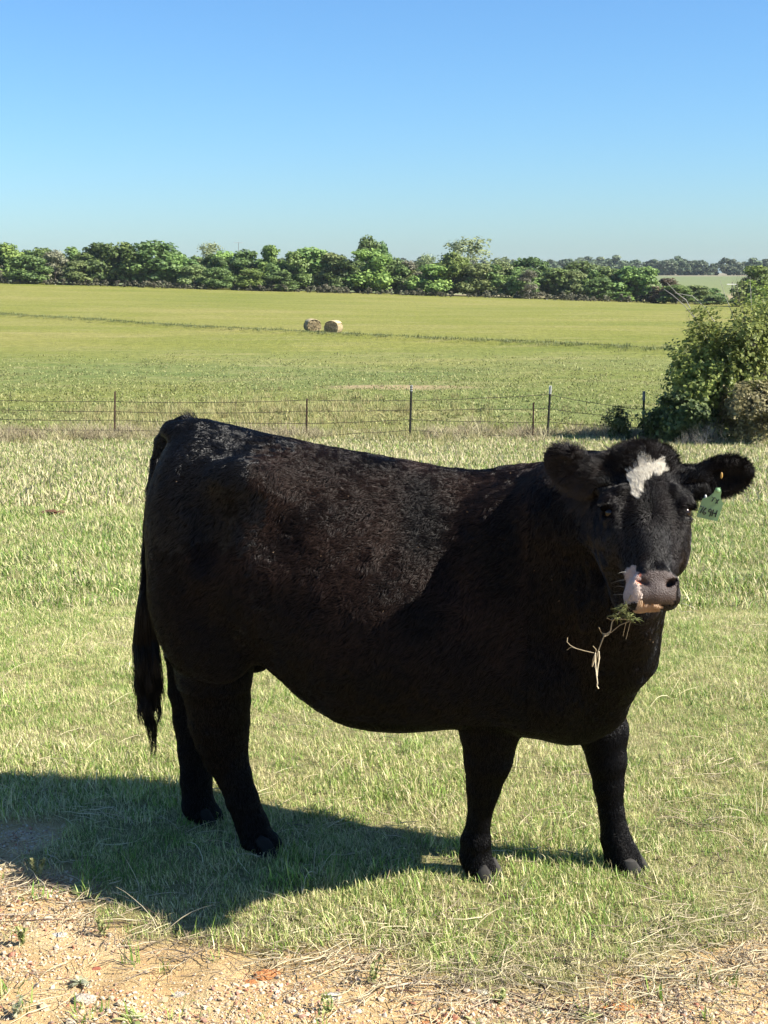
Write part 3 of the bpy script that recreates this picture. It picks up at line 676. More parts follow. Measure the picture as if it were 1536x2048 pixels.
SHL = leafmat('shrub_leaves', (.12, .165, .04), (.40, .46, .13), .48, .5); SHD = leafmat('dark_shrub_leaves', (.045, .075, .025), (.14, .18, .06), .3)
SHR = leafmat('dry_brown_leaves', (.12, .11, .05), (.30, .27, .12), .2); GREYB = simple('grey_dead_wood', (.30, .28, .25), .9, .25, 9)
SHB = simple('shrub_bark', (.13, .115, .09), .9, .3, 8)
shrub('shrub', 1478, 890, 592, 185, 31.2, 401, 'big leafy green shrub with bare twigs at the right edge by the fence', SHL, SHB, 'shrub', 13, 4, 4, 4, .078)
shrub('shrub', 1405, 890, 645, 135, 30.8, 402, 'dark green left flank shrub leaning out from the big leafy one', SHL, SHB, 'shrub', 7, 3, 5, 11, .080)
shrub('shrub', 1372, 893, 788, 120, 30.4, 403, 'low dark shrub right of the last fence post, below the big one', SHD, SHB, 'shrub', 9, 3, 5, 11, .085)
shrub('shrub', 1238, 890, 812, 46, 31.0, 404, 'thin spindly weed bush just left of the last fence post', SHD, SHB, 'shrub', 5, 3, 4, 4, .06)
shrub('shrub', 1500, 900, 760, 110, 30.0, 405, 'dry brownish olive bush in the lower right corner of the shrubs', SHR, SHB, 'shrub', 12, 3, 5, 9, .06)
shrub('shrub', 1590, 895, 560, 190, 32.0, 408, 'big leafy shrub just past the right edge of the frame', SHL, SHB, 'shrub', 12, 4, 4, 4, .085)
shrub('dead_brush', 1412, 898, 845, 66, 29.6, 406, 'pale grey leafless tangle of dead brush before the dark shrub', None, GREYB, 'dead brush', 12, 3, 5, 0, 0, up=.6, parts=('twigs', 'x'))
shrub('dead_brush', 1362, 896, 862, 34, 29.4, 407, 'small grey dead tuft left of the larger dead brush', None, GREYB, 'dead brush', 8, 3, 4, 0, 0, up=.5, parts=('twigs', 'x'))
# long bare shoots standing out of the big shrub
acc_o = [o for o in COL.objects if o.get('label', '').startswith('big leafy green shrub with bare')][0]
for k, pl_ in enumerate([[(1420, 690), (1392, 640), (1370, 612), (1345, 590), (1328, 578)], [(1392, 640), (1372, 600), (1352, 585), (1334, 565)], [(1440, 660), (1410, 615), (1385, 592), (1350, 586)], [(1478, 700), (1470, 640), (1452, 596), (1440, 560)], [(1506, 680), (1502, 600), (1500, 553)]]):
    acc = Acc(); o3 = acc_o.location; P = [at(a_, b_, 31.0 + .1 * k) - np.array(o3) for a_, b_ in pl_]; tube(acc, P, np.linspace(.012, .004, len(P)), 5)
    link('bare_shoot', acc.mesh('bare_shoot', GREYB), acc_o)

# ------------------------------------------------------------------ the cow: one implicit body, polygonised once
TH = rad(15.0); C0 = np.array([-.468, 4.175, 0]); AX = np.array([math.cos(TH), -math.sin(TH), 0]); LA = np.array([-math.sin(TH), -math.cos(TH), 0])
ZU = np.array([0, 0, 1.0])
def loc_(s, l, z): return C0 + AX * s + LA * l + ZU * z
# head frame: m to the picture's right, h down the face, n out of the face
PSI = rad(1.0); BETA = rad(29)
nh = np.array([math.sin(PSI), -math.cos(PSI), 0]); HM = np.array([math.cos(PSI), math.sin(PSI), 0])
HH = nh * math.sin(BETA) - ZU * math.cos(BETA); HN = nh * math.cos(BETA) + ZU * math.sin(BETA)
HP = at(1292, 893, 3.42); HS = .955
def hd(u_, v_, w_): return HP + (HM * u_ + HH * v_ + HN * w_) * HS
def to_head(P): Q = (P - HP) / HS; return Q @ HM, Q @ HH, Q @ HN
def tab(xs, rows, n=200, blur=3):
    """smoothly interpolated table"""
    xs = np.array(xs, float); X = np.linspace(xs[0], xs[-1], n); out = []
    for rw in rows:
        y_ = np.interp(X, xs, rw); k = np.exp(-.5 * (np.arange(-12, 13) / blur) ** 2); k /= k.sum()
        yp = np.concatenate([np.full(12, 2 * y_[0]) - y_[12:0:-1], y_, np.full(12, 2 * y_[-1]) - y_[-2:-14:-1]]); out.append(np.convolve(yp, k, 'valid'))
    return X, out
PR = []      # (op, k, lo, hi, fn)
def add_p(fn, lo, hi, k, op='u'): PR.append((op, k, np.minimum(lo, hi) - .10, np.maximum(lo, hi) + .10, fn))
def rc(a, b, ra, rb, k=.04, op='u'):
    a = np.asarray(a, float); b = np.asarray(b, float)
    def fn(P):
        pa = P - a; ba = b - a; t = np.clip((pa @ ba) / (ba @ ba + 1e-9), 0, 1)
        return np.linalg.norm(pa - t[..., None] * ba, axis=-1) - (ra + (rb - ra) * t)
    m = max(ra, rb); add_p(fn, np.minimum(a, b) - m, np.maximum(a, b) + m, k, op)
def chain(pts, k=.03):
    for (a, ra), (b, rb) in zip(pts[:-1], pts[1:]): rc(a, b, ra, rb, k)
def el(c, radii, frame=None, k=.05, op='u'):
    c = np.asarray(c, float); radii = np.asarray(radii, float); R_ = np.eye(3) if frame is None else np.asarray(frame)   # rows = axes
    def fn(P):
        q = (P - c) @ R_.T; k0 = np.linalg.norm(q / radii, axis=-1); k1 = np.linalg.norm(q / radii ** 2, axis=-1)
        return k0 * (k0 - 1) / (k1 + 1e-9)
    m = radii.max(); add_p(fn, c - m, c + m, k, op)
BF = np.stack([AX, LA, ZU]); HF = np.stack([HM, HH, HN])
def frame_tilt(fr, deg, i, j):
    a = rad(deg); f = fr.copy(); f[i] = fr[i] * math.cos(a) + fr[j] * math.sin(a); f[j] = -fr[i] * math.sin(a) + fr[j] * math.cos(a); return f

# torso: s along the spine, top and bottom outline, half width
TS = [-.27, -.23, -.18, -.12, -.04, .05, .17, .28, .40, .55, .66, .76, .88, .99, 1.07, 1.14, 1.20]
TT = [1.14, 1.295, 1.345, 1.378, 1.378, 1.358, 1.337, 1.317, 1.300, 1.282, 1.265, 1.258, 1.258, 1.262, 1.23, 1.14, .98]
TB = [.98, .84, .77, .74, .71, .675, .610, .535, .468, .462, .472, .484, .475, .465, .448, .47, .56]
TW = [.05, .15, .205, .245, .275, .290, .315, .335, .348, .345, .335, .318, .290, .262, .235, .195, .11]
TX, (tt_, tb_, tw_) = tab(TS, [TT, TB, TW], 300, 5)
def torso(P):
    Q = P - C0; s = Q @ AX; l = Q @ LA; z = P[..., 2]
    sc = np.clip(s, TX[0], TX[-1]); zt = np.interp(sc, TX, tt_); zb = np.interp(sc, TX, tb_); w = np.interp(sc, TX, tw_)
    zc = (zt + zb) / 2; hh = (zt - zb) / 2; v = (z - zc) / hh; vv = np.clip(v, -1.2, 1.2)
    wt = .12 + .12 * sstep(.2, .9, sc)
    ww = w * (1 - wt * vv - .10 * vv * vv); rr = (np.abs(l / ww) ** 2.25 + np.abs(v) ** 2.25) ** (1 / 2.25) + 1e-6
    pl_ = np.sqrt(l * l + (z - zc) ** 2) + 1e-6; d = np.maximum(pl_ * (1 - 1 / rr), -.2); dt = np.maximum(np.maximum(TX[0] - s, s - TX[-1]), 0)
    return np.where(dt > 0, np.sqrt(np.maximum(d, 0) ** 2 + dt ** 2), d)
cs = [loc_(s, l, z) for s in (-.3, 1.28) for l in (-.38, .38) for z in (.38, 1.42)]
add_p(torso, np.min(cs, 0), np.max(cs, 0), .02)
# rump, thighs, hooks
el(loc_(-.11, .10, 1.10), (.135, .14, .22), frame_tilt(BF, -6, 0, 2), .05)
el(loc_(-.11, -.10, 1.10), (.135, .14, .22), frame_tilt(BF, -6, 0, 2), .05)
el(loc_(-.075, .14, .86), (.155, .12, .28), frame_tilt(BF, 6, 0, 2), .04)
el(loc_(-.10, -.14, .86), (.155, .12, .28), frame_tilt(BF, 6, 0, 2), .05)
el(loc_(.11, .225, 1.245), (.085, .045, .045), BF, .12); el(loc_(.11, -.225, 1.245), (.085, .045, .045), BF, .12)
el(loc_(-.155, 0, 1.35), (.085, .05, .035), BF, .05)
el(loc_(.235, .335, 1.12), (.085, .060, .10), frame_tilt(BF, 20, 0, 2), .06, 's')
for i_ in range(2, 5): rc(loc_(.36 + .085 * i_, .335 - .02 * i_, 1.06), loc_(.31 + .085 * i_, .372 - .018 * i_, .74), .003, .007, .03)      # faint ribs
el(loc_(.03, .285, 1.09), (.055, .045, .11), frame_tilt(BF, -14, 0, 2), .05, 's')
el(loc_(.03, .19, .72), (.09, .06, .11), BF, .06)      # flank fold
# ribs barrel swell and shoulder blade with the fold behind it
el(loc_(.50, .09, .80), (.31, .27, .29), BF, .09); el(loc_(.50, -.09, .80), (.31, .27, .29), BF, .09)
el(loc_(.90, .155, .95), (.15, .135, .27), frame_tilt(BF, 12, 0, 2), .07); el(loc_(.90, -.155, .95), (.15, .135, .27), frame_tilt(BF, 12, 0, 2), .07)
el(loc_(.735, .335, 1.05), (.030, .065, .11), frame_tilt(BF, 18, 0, 2), .045, 's')
el(loc_(1.00, .17, .70), (.14, .12, .16), BF, .07); el(loc_(1.02, -.15, .70), (.14, .12, .16), BF, .07)
# brisket
el(at(1190, 1395, 3.85), (.085, .10, .115), BF, .05); el(at(1145, 1412, 3.93), (.13, .12, .09), BF, .05)
# neck, crest and dewlap
N0 = loc_(.92, 0, 1.03); N1 = at(1165, 1045, 3.72); N2 = at(1250, 1035, 3.53)
rc(N0, N1, .225, .175, .07); rc(N1, N2, .175, .135, .05)
rc(loc_(.95, 0, .93), at(1235, 1170, 3.60), .24, .120, .08)
rc(loc_(.90, 0, 1.16), at(1175, 968, 3.74), .10, .065, .06); rc(at(1175, 968, 3.74), at(1255, 935, 3.52), .065, .060, .05)
rc(at(1262, 1195, 3.48), at(1243, 1320, 3.66), .080, .078, .04); rc(at(1243, 1320, 3.66), at(1200, 1415, 3.79), .078, .070, .04)
rc(at(1225, 1205, 3.60), at(1170, 1360, 3.84), .11, .125, .05)
rc(at(1288, 1195, 3.62), at(1280, 1320, 3.74), .055, .050, .05)
for i_, (xa, ya, xb, yb) in enumerate([(1178, 1010, 1196, 1215), (1160, 1030, 1172, 1250), (1196, 1060, 1215, 1240)]):   # neck folds by the cheek
    rc(at(xa, ya, 3.50 + .045 * i_), at(xb, yb, 3.50 + .045 * i_), .012, .016, .022)
# legs: photograph centre line, distance, half width
def leg(rows, k=.012):
    pts = []
    for (px, py, D, rp) in rows: p = at(px, py, D); pts.append((p, rpx(p, rp - (3.0 if py > 1450 else 1.0))))
    chain(pts, k); return pts
LEG_NF = leg([(985, 1320, 3.86, 92), (984, 1400, 3.86, 77), (980, 1455, 3.87, 63), (976, 1520, 3.88, 50), (967, 1575, 3.895, 36), (958, 1640, 3.91, 25), (952, 1680, 3.92, 31), (951, 1712, 3.925, 33), (962, 1742, 3.915, 35)])
LEG_FF = leg([(1180, 1400, 4.02, 70), (1205, 1460, 4.00, 53), (1214, 1520, 3.99, 41), (1217, 1572, 3.985, 32), (1223, 1625, 3.98, 27), (1232, 1680, 3.975, 32), (1244, 1714, 3.965, 37), (1254, 1738, 3.945, 37)])
LEG_NH = leg([(425, 1230, 4.14, 96), (425, 1290, 4.13, 86), (428, 1345, 4.13, 76), (436, 1400, 4.14, 64), (438, 1440, 4.155, 61), (443, 1475, 4.16, 56), (451, 1510, 4.16, 47), (467, 1550, 4.15, 37), (485, 1600, 4.14, 34), (504, 1650, 4.13, 34), (518, 1688, 4.115, 37), (526, 1700, 4.10, 37)])
LEG_FH = leg([(400, 1270, 4.42, 80), (392, 1345, 4.43, 48), (384, 1385, 4.43, 43), (390, 1440, 4.42, 43), (391, 1500, 4.40, 37), (392, 1560, 4.38, 33), (397, 1610, 4.36, 34), (408, 1642, 4.345, 37)])
rc(at(350, 1300, 4.42), at(352, 1385, 4.44), .03, .02, .03)
# udder hint and navel flap
el(at(512, 1318, 4.24), (.045, .05, .04), BF, .03)
# tail root down the back of the rump
TAILP = [(372, 846, 4.50, 15), (343, 858, 4.55, 15), (324, 884, 4.575, 13), (313, 925, 4.575, 11), (304, 980, 4.56, 10), (298, 1050, 4.54, 10), (293, 1120, 4.53, 9), (290, 1180, 4.52, 9), (290, 1240, 4.51, 7)]
tp_ = []
for (px, py, D, rp) in TAILP: p = at(px, py, D - .125); tp_.append((p, rpx(p, rp)))
chain(tp_, .012)
# head
hv = [0, .03, .08, .13, .18, .23, .28, .325, .355, .380, .400, .418]
hw_ = [.048, .082, .100, .106, .104, .094, .079, .069, .061, .058, .053, .038]
hc_ = [-.085, -.095, -.108, -.114, -.112, -.105, -.095, -.082, -.072, -.066, -.066, -.070]     # centre below the face line
hb_ = [.060, .090, .112, .118, .114, .105, .093, .078, .067, .060, .052, .036]
HX, (hw_, hc_, hb_) = tab(hv, [hw_, hc_, hb_], 200, 4)
def skull(P):
    u_, v_, w_ = to_head(P); vc = np.clip(v_, HX[0], HX[-1]); hw = np.interp(vc, HX, hw_); hc = np.interp(vc, HX, hc_); hb = np.interp(vc, HX, hb_)
    q = (w_ - hc) / hb; ww = hw * (1 - .10 * np.clip(q, -1, 1)); e = 2.4; rr = (np.abs(u_ / ww) ** e + np.abs(q) ** e) ** (1 / e) + 1e-6
    pl_ = np.sqrt(u_ ** 2 + (w_ - hc) ** 2) + 1e-6; d = np.maximum(pl_ * (1 - 1 / rr), -.08); dt = np.maximum(np.maximum(HX[0] - v_, v_ - HX[-1]), 0)
    return HS * np.where(dt > 0, np.sqrt(np.maximum(d, 0) ** 2 + dt ** 2), d)
cs = [hd(a_, b_, c_) for a_ in (-.13, .13) for b_ in (-.02, .49) for c_ in (-.25, .03)]
add_p(skull, np.min(cs, 0), np.max(cs, 0), .04)
el(hd(0, .018, -.048), (.085, .042, .05), HF, .03)                                   # poll
for sg in (-1, 1):
    el(hd(sg * .087, .225, -.120), (.036, .090, .075), HF, .04)                      # jaw muscle
    el(hd(sg * .092, .155, -.042), (.030, .036, .030), HF, .025)                     # orbit
    rc(hd(sg * .066, .118, -.016), hd(sg * .106, .138, -.044), .015, .014, .018)      # brow
    el(hd(sg * .114, .170, -.030), (.016, .012, .020), HF, .008, 's')                # socket
    rc(hd(sg * .084, .158, -.014), hd(sg * .122, .160, -.036), .0085, .0085, .006)    # upper lid
    rc(hd(sg * .088, .188, -.024), hd(sg * .114, .190, -.046), .005, .005, .006)      # lower lid
    rc(hd(sg * .086, .205, -.045), hd(sg * .060, .33, -.055), .014, .010, .02)        # cheek bone line
    el(hd(sg * .036, .400, -.046), (.032, .036, .046), HF, .02)                       # upper lip
el(hd(0, .392, -.020), (.049, .040, .030), HF, .012)                                  # nose pad
rc(hd(-.018, .350, -.004), hd(.018, .350, -.004), .018, .018, .02)
for sg in (-1, 1):
    el(hd(sg * .041, .374, -.014), (.019, .022, .026), HF, .010)                      # nostril wing
    el(hd(sg * .037, .379, .008), (.0170, .0080, .034), frame_tilt(HF, -sg * 34, 0, 1), .006, 's')   # nostril
el(hd(-.004, .414, -.070), (.036, .015, .030), HF, .010)
el(hd(-.043, .398, -.040), (.030, .034, .040), HF, .015)                                  # chin
el(hd(-.01, .30, -.175), (.075, .14, .04), HF, .05)                                   # throat between the jaws
# ears: cupped leaves; root, tip, half breadth, facing
def ear(rootp, tipp, dr_, dt_, half, facing, k=.015):
    a = at(*rootp, dr_); b = at(*tipp, dt_); ax = unit(b - a); L_ = np.linalg.norm(b - a); fc = unit(facing - ax * (facing @ ax)); wd_ = np.cross(ax, fc); fr = np.stack([ax, wd_, fc])
    mid = a + (b - a) * .55
    el(mid, (L_ * .52, half, .020), fr, k); rc(a - ax * .02, a + ax * .05, .030, .028, .02); el(mid + fc * .026 + ax * .006, (L_ * .40, half * .66, .020), fr, .010, 's')
    return a, b, ax, wd_, fc, L_
EL = ear((1200, 965), (1097, 915), 3.44, 3.52, .058, np.array([-.15, -.95, -.35]))
ER = ear((1376, 970), (1498, 940), 3.42, 3.40, .053, np.array([.12, -1.0, -.15]))
rc(hd(-.10, .055, -.085), EL[0] + EL[2] * .03, .042, .030, .03); rc(hd(.10, .065, -.085), ER[0] + ER[2] * .03, .036, .028, .03)

def smin(a, b, k): h = np.clip(.5 + .5 * (b - a) / k, 0, 1); return b * (1 - h) + a * h - k * h * (1 - h)
def field(P):
    f = np.full(P.shape[:-1], 9.0)
    for op, k, lo, hi, fn in PR:
        m = np.all((P >= lo) & (P <= hi), axis=-1)
        if not m.any(): continue
        d = fn(P[m]); f[m] = smin(f[m], d, k) if op == 'u' else -smin(-f[m], d, k)
    return f
VX = .0068; LO = np.array([-1.0, 3.08, .015]); HI = np.array([1.12, 4.72, 1.50])
gx, gy, gz_ = [np.arange(LO[i], HI[i], VX, dtype=np.float64) for i in range(3)]
G = np.full((len(gx), len(gy), len(gz_)), 9.0, np.float32)
for op, k, lo, hi, fn in PR:
    i0, i1 = np.searchsorted(gx, [lo[0], hi[0]]); j0, j1 = np.searchsorted(gy, [lo[1], hi[1]]); k0, k1 = np.searchsorted(gz_, [lo[2], hi[2]])
    if i1 <= i0 or j1 <= j0 or k1 <= k0: continue
    P = np.stack(np.meshgrid(gx[i0:i1], gy[j0:j1], gz_[k0:k1], indexing='ij'), -1); d = fn(P).astype(np.float32); sub = G[i0:i1, j0:j1, k0:k1]
    G[i0:i1, j0:j1, k0:k1] = smin(sub, d, k) if op == 'u' else -smin(-sub, d, k)
def surface_nets(G, lo, h):
    S = G < 0; nx, ny, nz = G.shape
    c = S[:-1, :-1, :-1].astype(np.int8)
    cnt = sum(S[a:nx - 1 + a, b:ny - 1 + b, c_:nz - 1 + c_].astype(np.int8) for a in (0, 1) for b in (0, 1) for c_ in (0, 1))
    I = np.argwhere((cnt > 0) & (cnt < 8)); ids = np.full((nx - 1, ny - 1, nz - 1), -1, np.int32); ids[tuple(I.T)] = np.arange(len(I))
    acc = np.zeros((len(I), 3)); num = np.zeros(len(I)); co = [(a, b, c_) for a in (0, 1) for b in (0, 1) for c_ in (0, 1)]
    for p in co:
        for ax in range(3):
            if p[ax]: continue
            q = list(p); q[ax] = 1
            v0 = G[I[:, 0] + p[0], I[:, 1] + p[1], I[:, 2] + p[2]]; v1 = G[I[:, 0] + q[0], I[:, 1] + q[1], I[:, 2] + q[2]]
            m = (v0 < 0) != (v1 < 0); t = np.where(m, v0 / np.where(m, v0 - v1, 1), 0); pt = np.tile(np.array(p, float), (len(I), 1)); pt[:, ax] += t; acc[m] += pt[m]; num[m] += 1
    V = lo + (I + acc / num[:, None]) * h; F = []
    for ax in range(3):
        sl0 = [slice(None)] * 3; sl1 = [slice(None)] * 3; sl0[ax] = slice(0, -1); sl1[ax] = slice(1, None); a0 = S[tuple(sl0)]; a1 = S[tuple(sl1)]
        E_ = np.argwhere(a0 != a1); b1, b2 = (ax + 1) % 3, (ax + 2) % 3; ok = (E_[:, b1] > 0) & (E_[:, b2] > 0) & (E_[:, b1] < S.shape[b1] - 1) & (E_[:, b2] < S.shape[b2] - 1); E_ = E_[ok]
        def cid(o1, o2): q = E_.copy(); q[:, b1] += o1; q[:, b2] += o2; return ids[tuple(q.T)]
        q = np.stack([cid(-1, -1), cid(0, -1), cid(0, 0), cid(-1, 0)], 1); flip = ~a0[tuple(E_.T)]; q[flip] = q[flip][:, ::-1]; F.append(q)
    F = np.concatenate(F); return V, F[(F >= 0).all(1)]
BV, BFc = surface_nets(G, LO, VX)
# keep the one connected body: nothing else should exist, but drop tiny islands of faces far away
def grad(P, e=.003):
    g = np.stack([field(P + np.eye(3)[i] * e) - field(P - np.eye(3)[i] * e) for i in range(3)], -1); return unit(g)
BN = grad(BV)
# coat colour painted per point: black hide, white blaze, white lip, bare nose
def inpoly(x, y, poly):
    c = np.zeros(len(x), bool); n = len(poly)
    for i in range(n):
        x1, y1 = poly[i]; x2, y2 = poly[(i + 1) % n]; m = ((y1 > y) != (y2 > y)) & (x < (x2 - x1) * (y - y1) / (y2 - y1 + 1e-12) + x1); c ^= m
    return c
def blazepix(P):
    v = P - ORI; f_ = v @ FWD; return 768 + F_PX * (v @ RGT) / f_, 1024 - F_PX * (v @ UPV) / f_
BLZ_PX = [(1281, 918), (1291, 927), (1303, 933), (1313, 929), (1329, 923), (1338, 932), (1339, 944), (1328, 951), (1314, 962), (1306, 955), (1296, 960), (1285, 970), (1277, 981), (1268, 995), (1262, 984), (1256, 966), (1248, 957), (1256, 944), (1268, 930)]
# the blaze outline in the head's own coordinates (on the forehead plane)
BLZ = []
for q in BLZ_PX:
    q = (1302 + (q[0] - 1300) * .86, q[1] + (8 if 1290 < q[0] < 1332 and q[1] > 940 else 0) * -1)
    d = ray(*q); P0 = hd(0, 0, .004); t = ((P0 - ORI) @ HN) / (d @ HN); h_ = to_head((ORI + d * t)[None]); BLZ.append((float(h_[0][0]), float(h_[1][0])))
def coat_masks(P):
    u_, v_, w_ = to_head(P); jit = (vnoise(P, 90, 5) - .5) * .016; jit2 = (vnoise(P, 70, 6) - .5) * .02
    head = (v_ > -.06) & (v_ < .53) & (np.abs(u_) < .16) & (w_ > -.26)
    blaze = head & (w_ > -.06) & inpoly(u_ + jit, v_ + jit2, BLZ)
    lip = head & (u_ + jit * .5 < -.044 + .012 * sstep(.40, .42, v_)) & (v_ > .325 + .9 * np.maximum(0, -w_ - .04)) & (v_ < .422) & (w_ > -.10)
    chin = head & (v_ + jit * .2 > .419) & (u_ < .016 + jit) & (u_ > -.046) & (w_ > -.12)
    nose = head & (np.abs(u_ - .003) < .048 - .010 * sstep(.41, .44, v_) - .006 * sstep(.37, .355, v_)) & (v_ > .350) & (v_ < .432) & (w_ > -.055)
    nose &= ~(lip & (u_ < -.047)); pink = head & (np.abs(u_ + .047) < .006) & (np.abs(v_ - .363) < .020) & (w_ > -.04)
    return head, blaze, lip & ~nose, chin & ~nose, nose, pink
hd_m, bl_m, lip_m, ch_m, no_m, pk_m = coat_masks(BV)
colr = np.tile(np.array([.0030, .0026, .0028]), (len(BV), 1))
colr[bl_m] = (.62, .56, .45); colr[lip_m] = (.56, .45, .39); colr[ch_m] = (.42, .24, .12); colr[no_m] = (.050, .033, .028); colr[pk_m] = (.55, .17, .10)
wet = np.where(no_m, 1.0, 0.0)
COW = empty('cow', (0.05, 4.05, 0.0), 'black heifer with a white forehead mark, standing on the grass and looking at the camera', 'cow')
HIDE, nt, b = new_mat('hide'); nt.links.new(attr(nt, 'coat_colour', 'Color'), b.inputs['Base Color'])
rgh = mth(nt, 'MULTIPLY_ADD', attr(nt, 'wet'), -.22, .62); nt.links.new(rgh, b.inputs['Roughness'])
nt.links.new(mth(nt, 'MULTIPLY_ADD', attr(nt, 'wet'), .33, .02), b.inputs['Specular IOR Level'])
nf = noise(nt, 330, 2, .6, geopos(nt)); bump(nt, nf, .85, .0035, b)
body_me = mesh_np('body', BV - np.array(COW.location), BFc, HIDE, True, {'wet': wet}, {'coat_colour': colr})
link('body', body_me, COW)
CL = np.array(COW.location)

# hair: strands rooted on the hide
def hair_obj(name, roots, dirs, lens, r0, mat, tint, bend=None, npt=4, r1=.15, parent=COW, curl=0.0, seed=0):
    n = len(roots); rg = np.random.default_rng(seed); cu = bpy.data.hair_curves.new(name); cu.add_curves([npt] * n)
    t = np.linspace(0, 1, npt)[None, :, None]; bend = np.zeros_like(dirs) if bend is None else np.broadcast_to(bend, dirs.shape)
    P = roots[:, None] + dirs[:, None] * lens[:, None, None] * t + bend[:, None] * lens[:, None, None] * t ** 2
    if curl:
        ph = rg.uniform(0, 6.28, (n, 1, 1)); side = unit(np.cross(dirs, rg.normal(0, 1, (n, 3))))[:, None]; P = P + side * curl * lens[:, None, None] * np.sin(ph + t * 5) * t
    P = (P - CL).astype(np.float32); cu.attributes['position'].data.foreach_set('vector', P.reshape(-1, 3).ravel())
    ra = cu.attributes.get('radius') or cu.attributes.new('radius', 'FLOAT', 'POINT'); rr = (np.asarray(r0)[..., None] if np.ndim(r0) else np.full((n, 1), r0)) * np.linspace(1, r1, npt)[None]
    ra.data.foreach_set('value', np.broadcast_to(rr, (n, npt)).astype(np.float32).ravel())
    ta = cu.attributes.new('tint', 'FLOAT', 'CURVE'); ta.data.foreach_set('value', np.asarray(tint, np.float32))
    cu.materials.append(mat); return link(name, cu, parent)
def sample(n, mask, seed, weight=None):
    rg = np.random.default_rng(seed); a, b_, c, d = [BV[BFc[:, i]] for i in range(4)]; ar = np.linalg.norm(np.cross(c - a, d - b_), axis=1) / 2
    ctr = (a + b_ + c + d) / 4; w = ar * mask
    if weight is not None: w = w * weight
    i = rg.choice(len(ar), n, p=w / w.sum()); s, t = rg.uniform(size=(2, n, 1)); P = (a[i] * (1 - s) + b_[i] * s) * (1 - t) + (d[i] * (1 - s) + c[i] * s) * t
    N = unit(BN[BFc[i]].mean(1)); return P, N
FC = BV[BFc].mean(1); FNm = unit(BN[BFc].mean(1))
fu, fv, fw_ = to_head(FC); infl = (fv > -.05) & (fv < .52) & (np.abs(fu) < .17) & (fw_ > -.20)
view = unit(ORI - FC); facing = (FNm * view).sum(1)
vis = np.where(facing > -.25, 1.0, .12)            # fewer strands on the side turned well away, still covered
def hairmat(name, c0, c1, rough=.38, spec=.5):
    m, nt, b = new_mat(name); nt.links.new(ramp(nt, attr(nt, 'tint'), [(0, c0), (1, c1)]), b.inputs['Base Color'])
    setin(b, Roughness=rough); b.inputs['Specular IOR Level'].default_value = spec; return m
HB = hairmat('black_hair', (.0012, .0011, .0013), (.032, .0175, .0120), .36, .20); HWm = hairmat('white_hair', (.50, .45, .36), (.80, .76, .66), .5, .3); HCH = hairmat('cream_hair', (.42, .27, .15), (.66, .46, .28), .5, .3)
HF2 = hairmat('face_black_hair', (.0022, .0020, .0023), (.024, .015, .012), .38, .34)
HTL = hairmat('tail_hair', (.003, .0028, .003), (.008, .007, .006), .45, .2)
bm_face, lm_face, cm_face, nm_face = [np.zeros(len(BFc), bool) for _ in range(4)]
for arr, m in ((bm_face, bl_m), (lm_face, lip_m), (cm_face, ch_m), (nm_face, no_m)): arr[:] = m[BFc].sum(1) >= 2
def clump(P, f, seed): return np.stack([vnoise(P, f, seed + i) - .5 for i in range(3)], -1)
# body coat
eyem = np.zeros(len(BFc), bool)
for sg in (-1, 1): eyem |= np.linalg.norm(FC - hd(sg * .108, .171, -.026), axis=1) < .021
main = ~infl & ~nm_face & (FC[:, 2] > .03)
P, N = sample(260000, main * vis, 1)
flow = -AX * .75 - ZU * .75; flow = np.tile(flow, (len(P), 1))
low = P[:, 2] < .55; flow[low] = -ZU
Q = P - C0; s_ = Q @ AX; neck = s_ > .98; flow[neck] = -AX * .25 - ZU * 1.0
c1 = clump(P, 34, 20); c2 = clump(P, 95, 30); amp = np.where(low, .45, np.where(s_ < .16, .75, 1.15))[:, None]
dirs = flow + c1 * amp * 1.1 + c2 * amp * 1.1; dirs = dirs - N * (dirs * N).sum(1)[:, None]; dirs = unit(dirs)
lift = .30 + .55 * vnoise(P, 48, 40); dirs = unit(dirs + N * lift[:, None])
Ln = np.where(low, .011, .019) * (.7 + .7 * vnoise(P, 30, 50)) * np.random.default_rng(2).uniform(.7, 1.2, len(P)); Ln = np.where(neck, Ln * .8, Ln)
brown = np.clip((vnoise(P, 9, 60) - .25) * 1.1, 0, 1) * np.where(low | neck, .35, 1.0) * sstep(-.22, .25, s_) + np.random.default_rng(3).uniform(-.1, .25, len(P))
chest = sstep(1.05, 1.2, s_) * sstep(.85, .6, P[:, 2]) * sstep(.4, .5, P[:, 2]); brown = np.clip(brown * (.15 + .85 * sstep(.62, .95, P[:, 2])), 0, 1)  # lower coat tinted blacker: the shade down there put into the hair colour
rump = (s_ + .25 * (vnoise(P, 11, 77) - .5) + .12 * (vnoise(P, 60, 79) - .5) < .16) & (P[:, 2] + .45 * (vnoise(P, 9, 78) - .5) + .2 * (vnoise(P, 60, 80) - .5) > .98)
hair_obj('coat', P[~rump], dirs[~rump], Ln[~rump], .00050, HB, brown[~rump], bend=-N[~rump] * .45, curl=.10, seed=4)
hair_obj('coat', P[rump], dirs[rump], Ln[rump] * .9, .00050, hairmat('glossy_black_hair', (.0014, .0014, .0018), (.020, .016, .015), .30, .42), brown[rump] * .4, bend=-N[rump] * .45, curl=.06, seed=5)
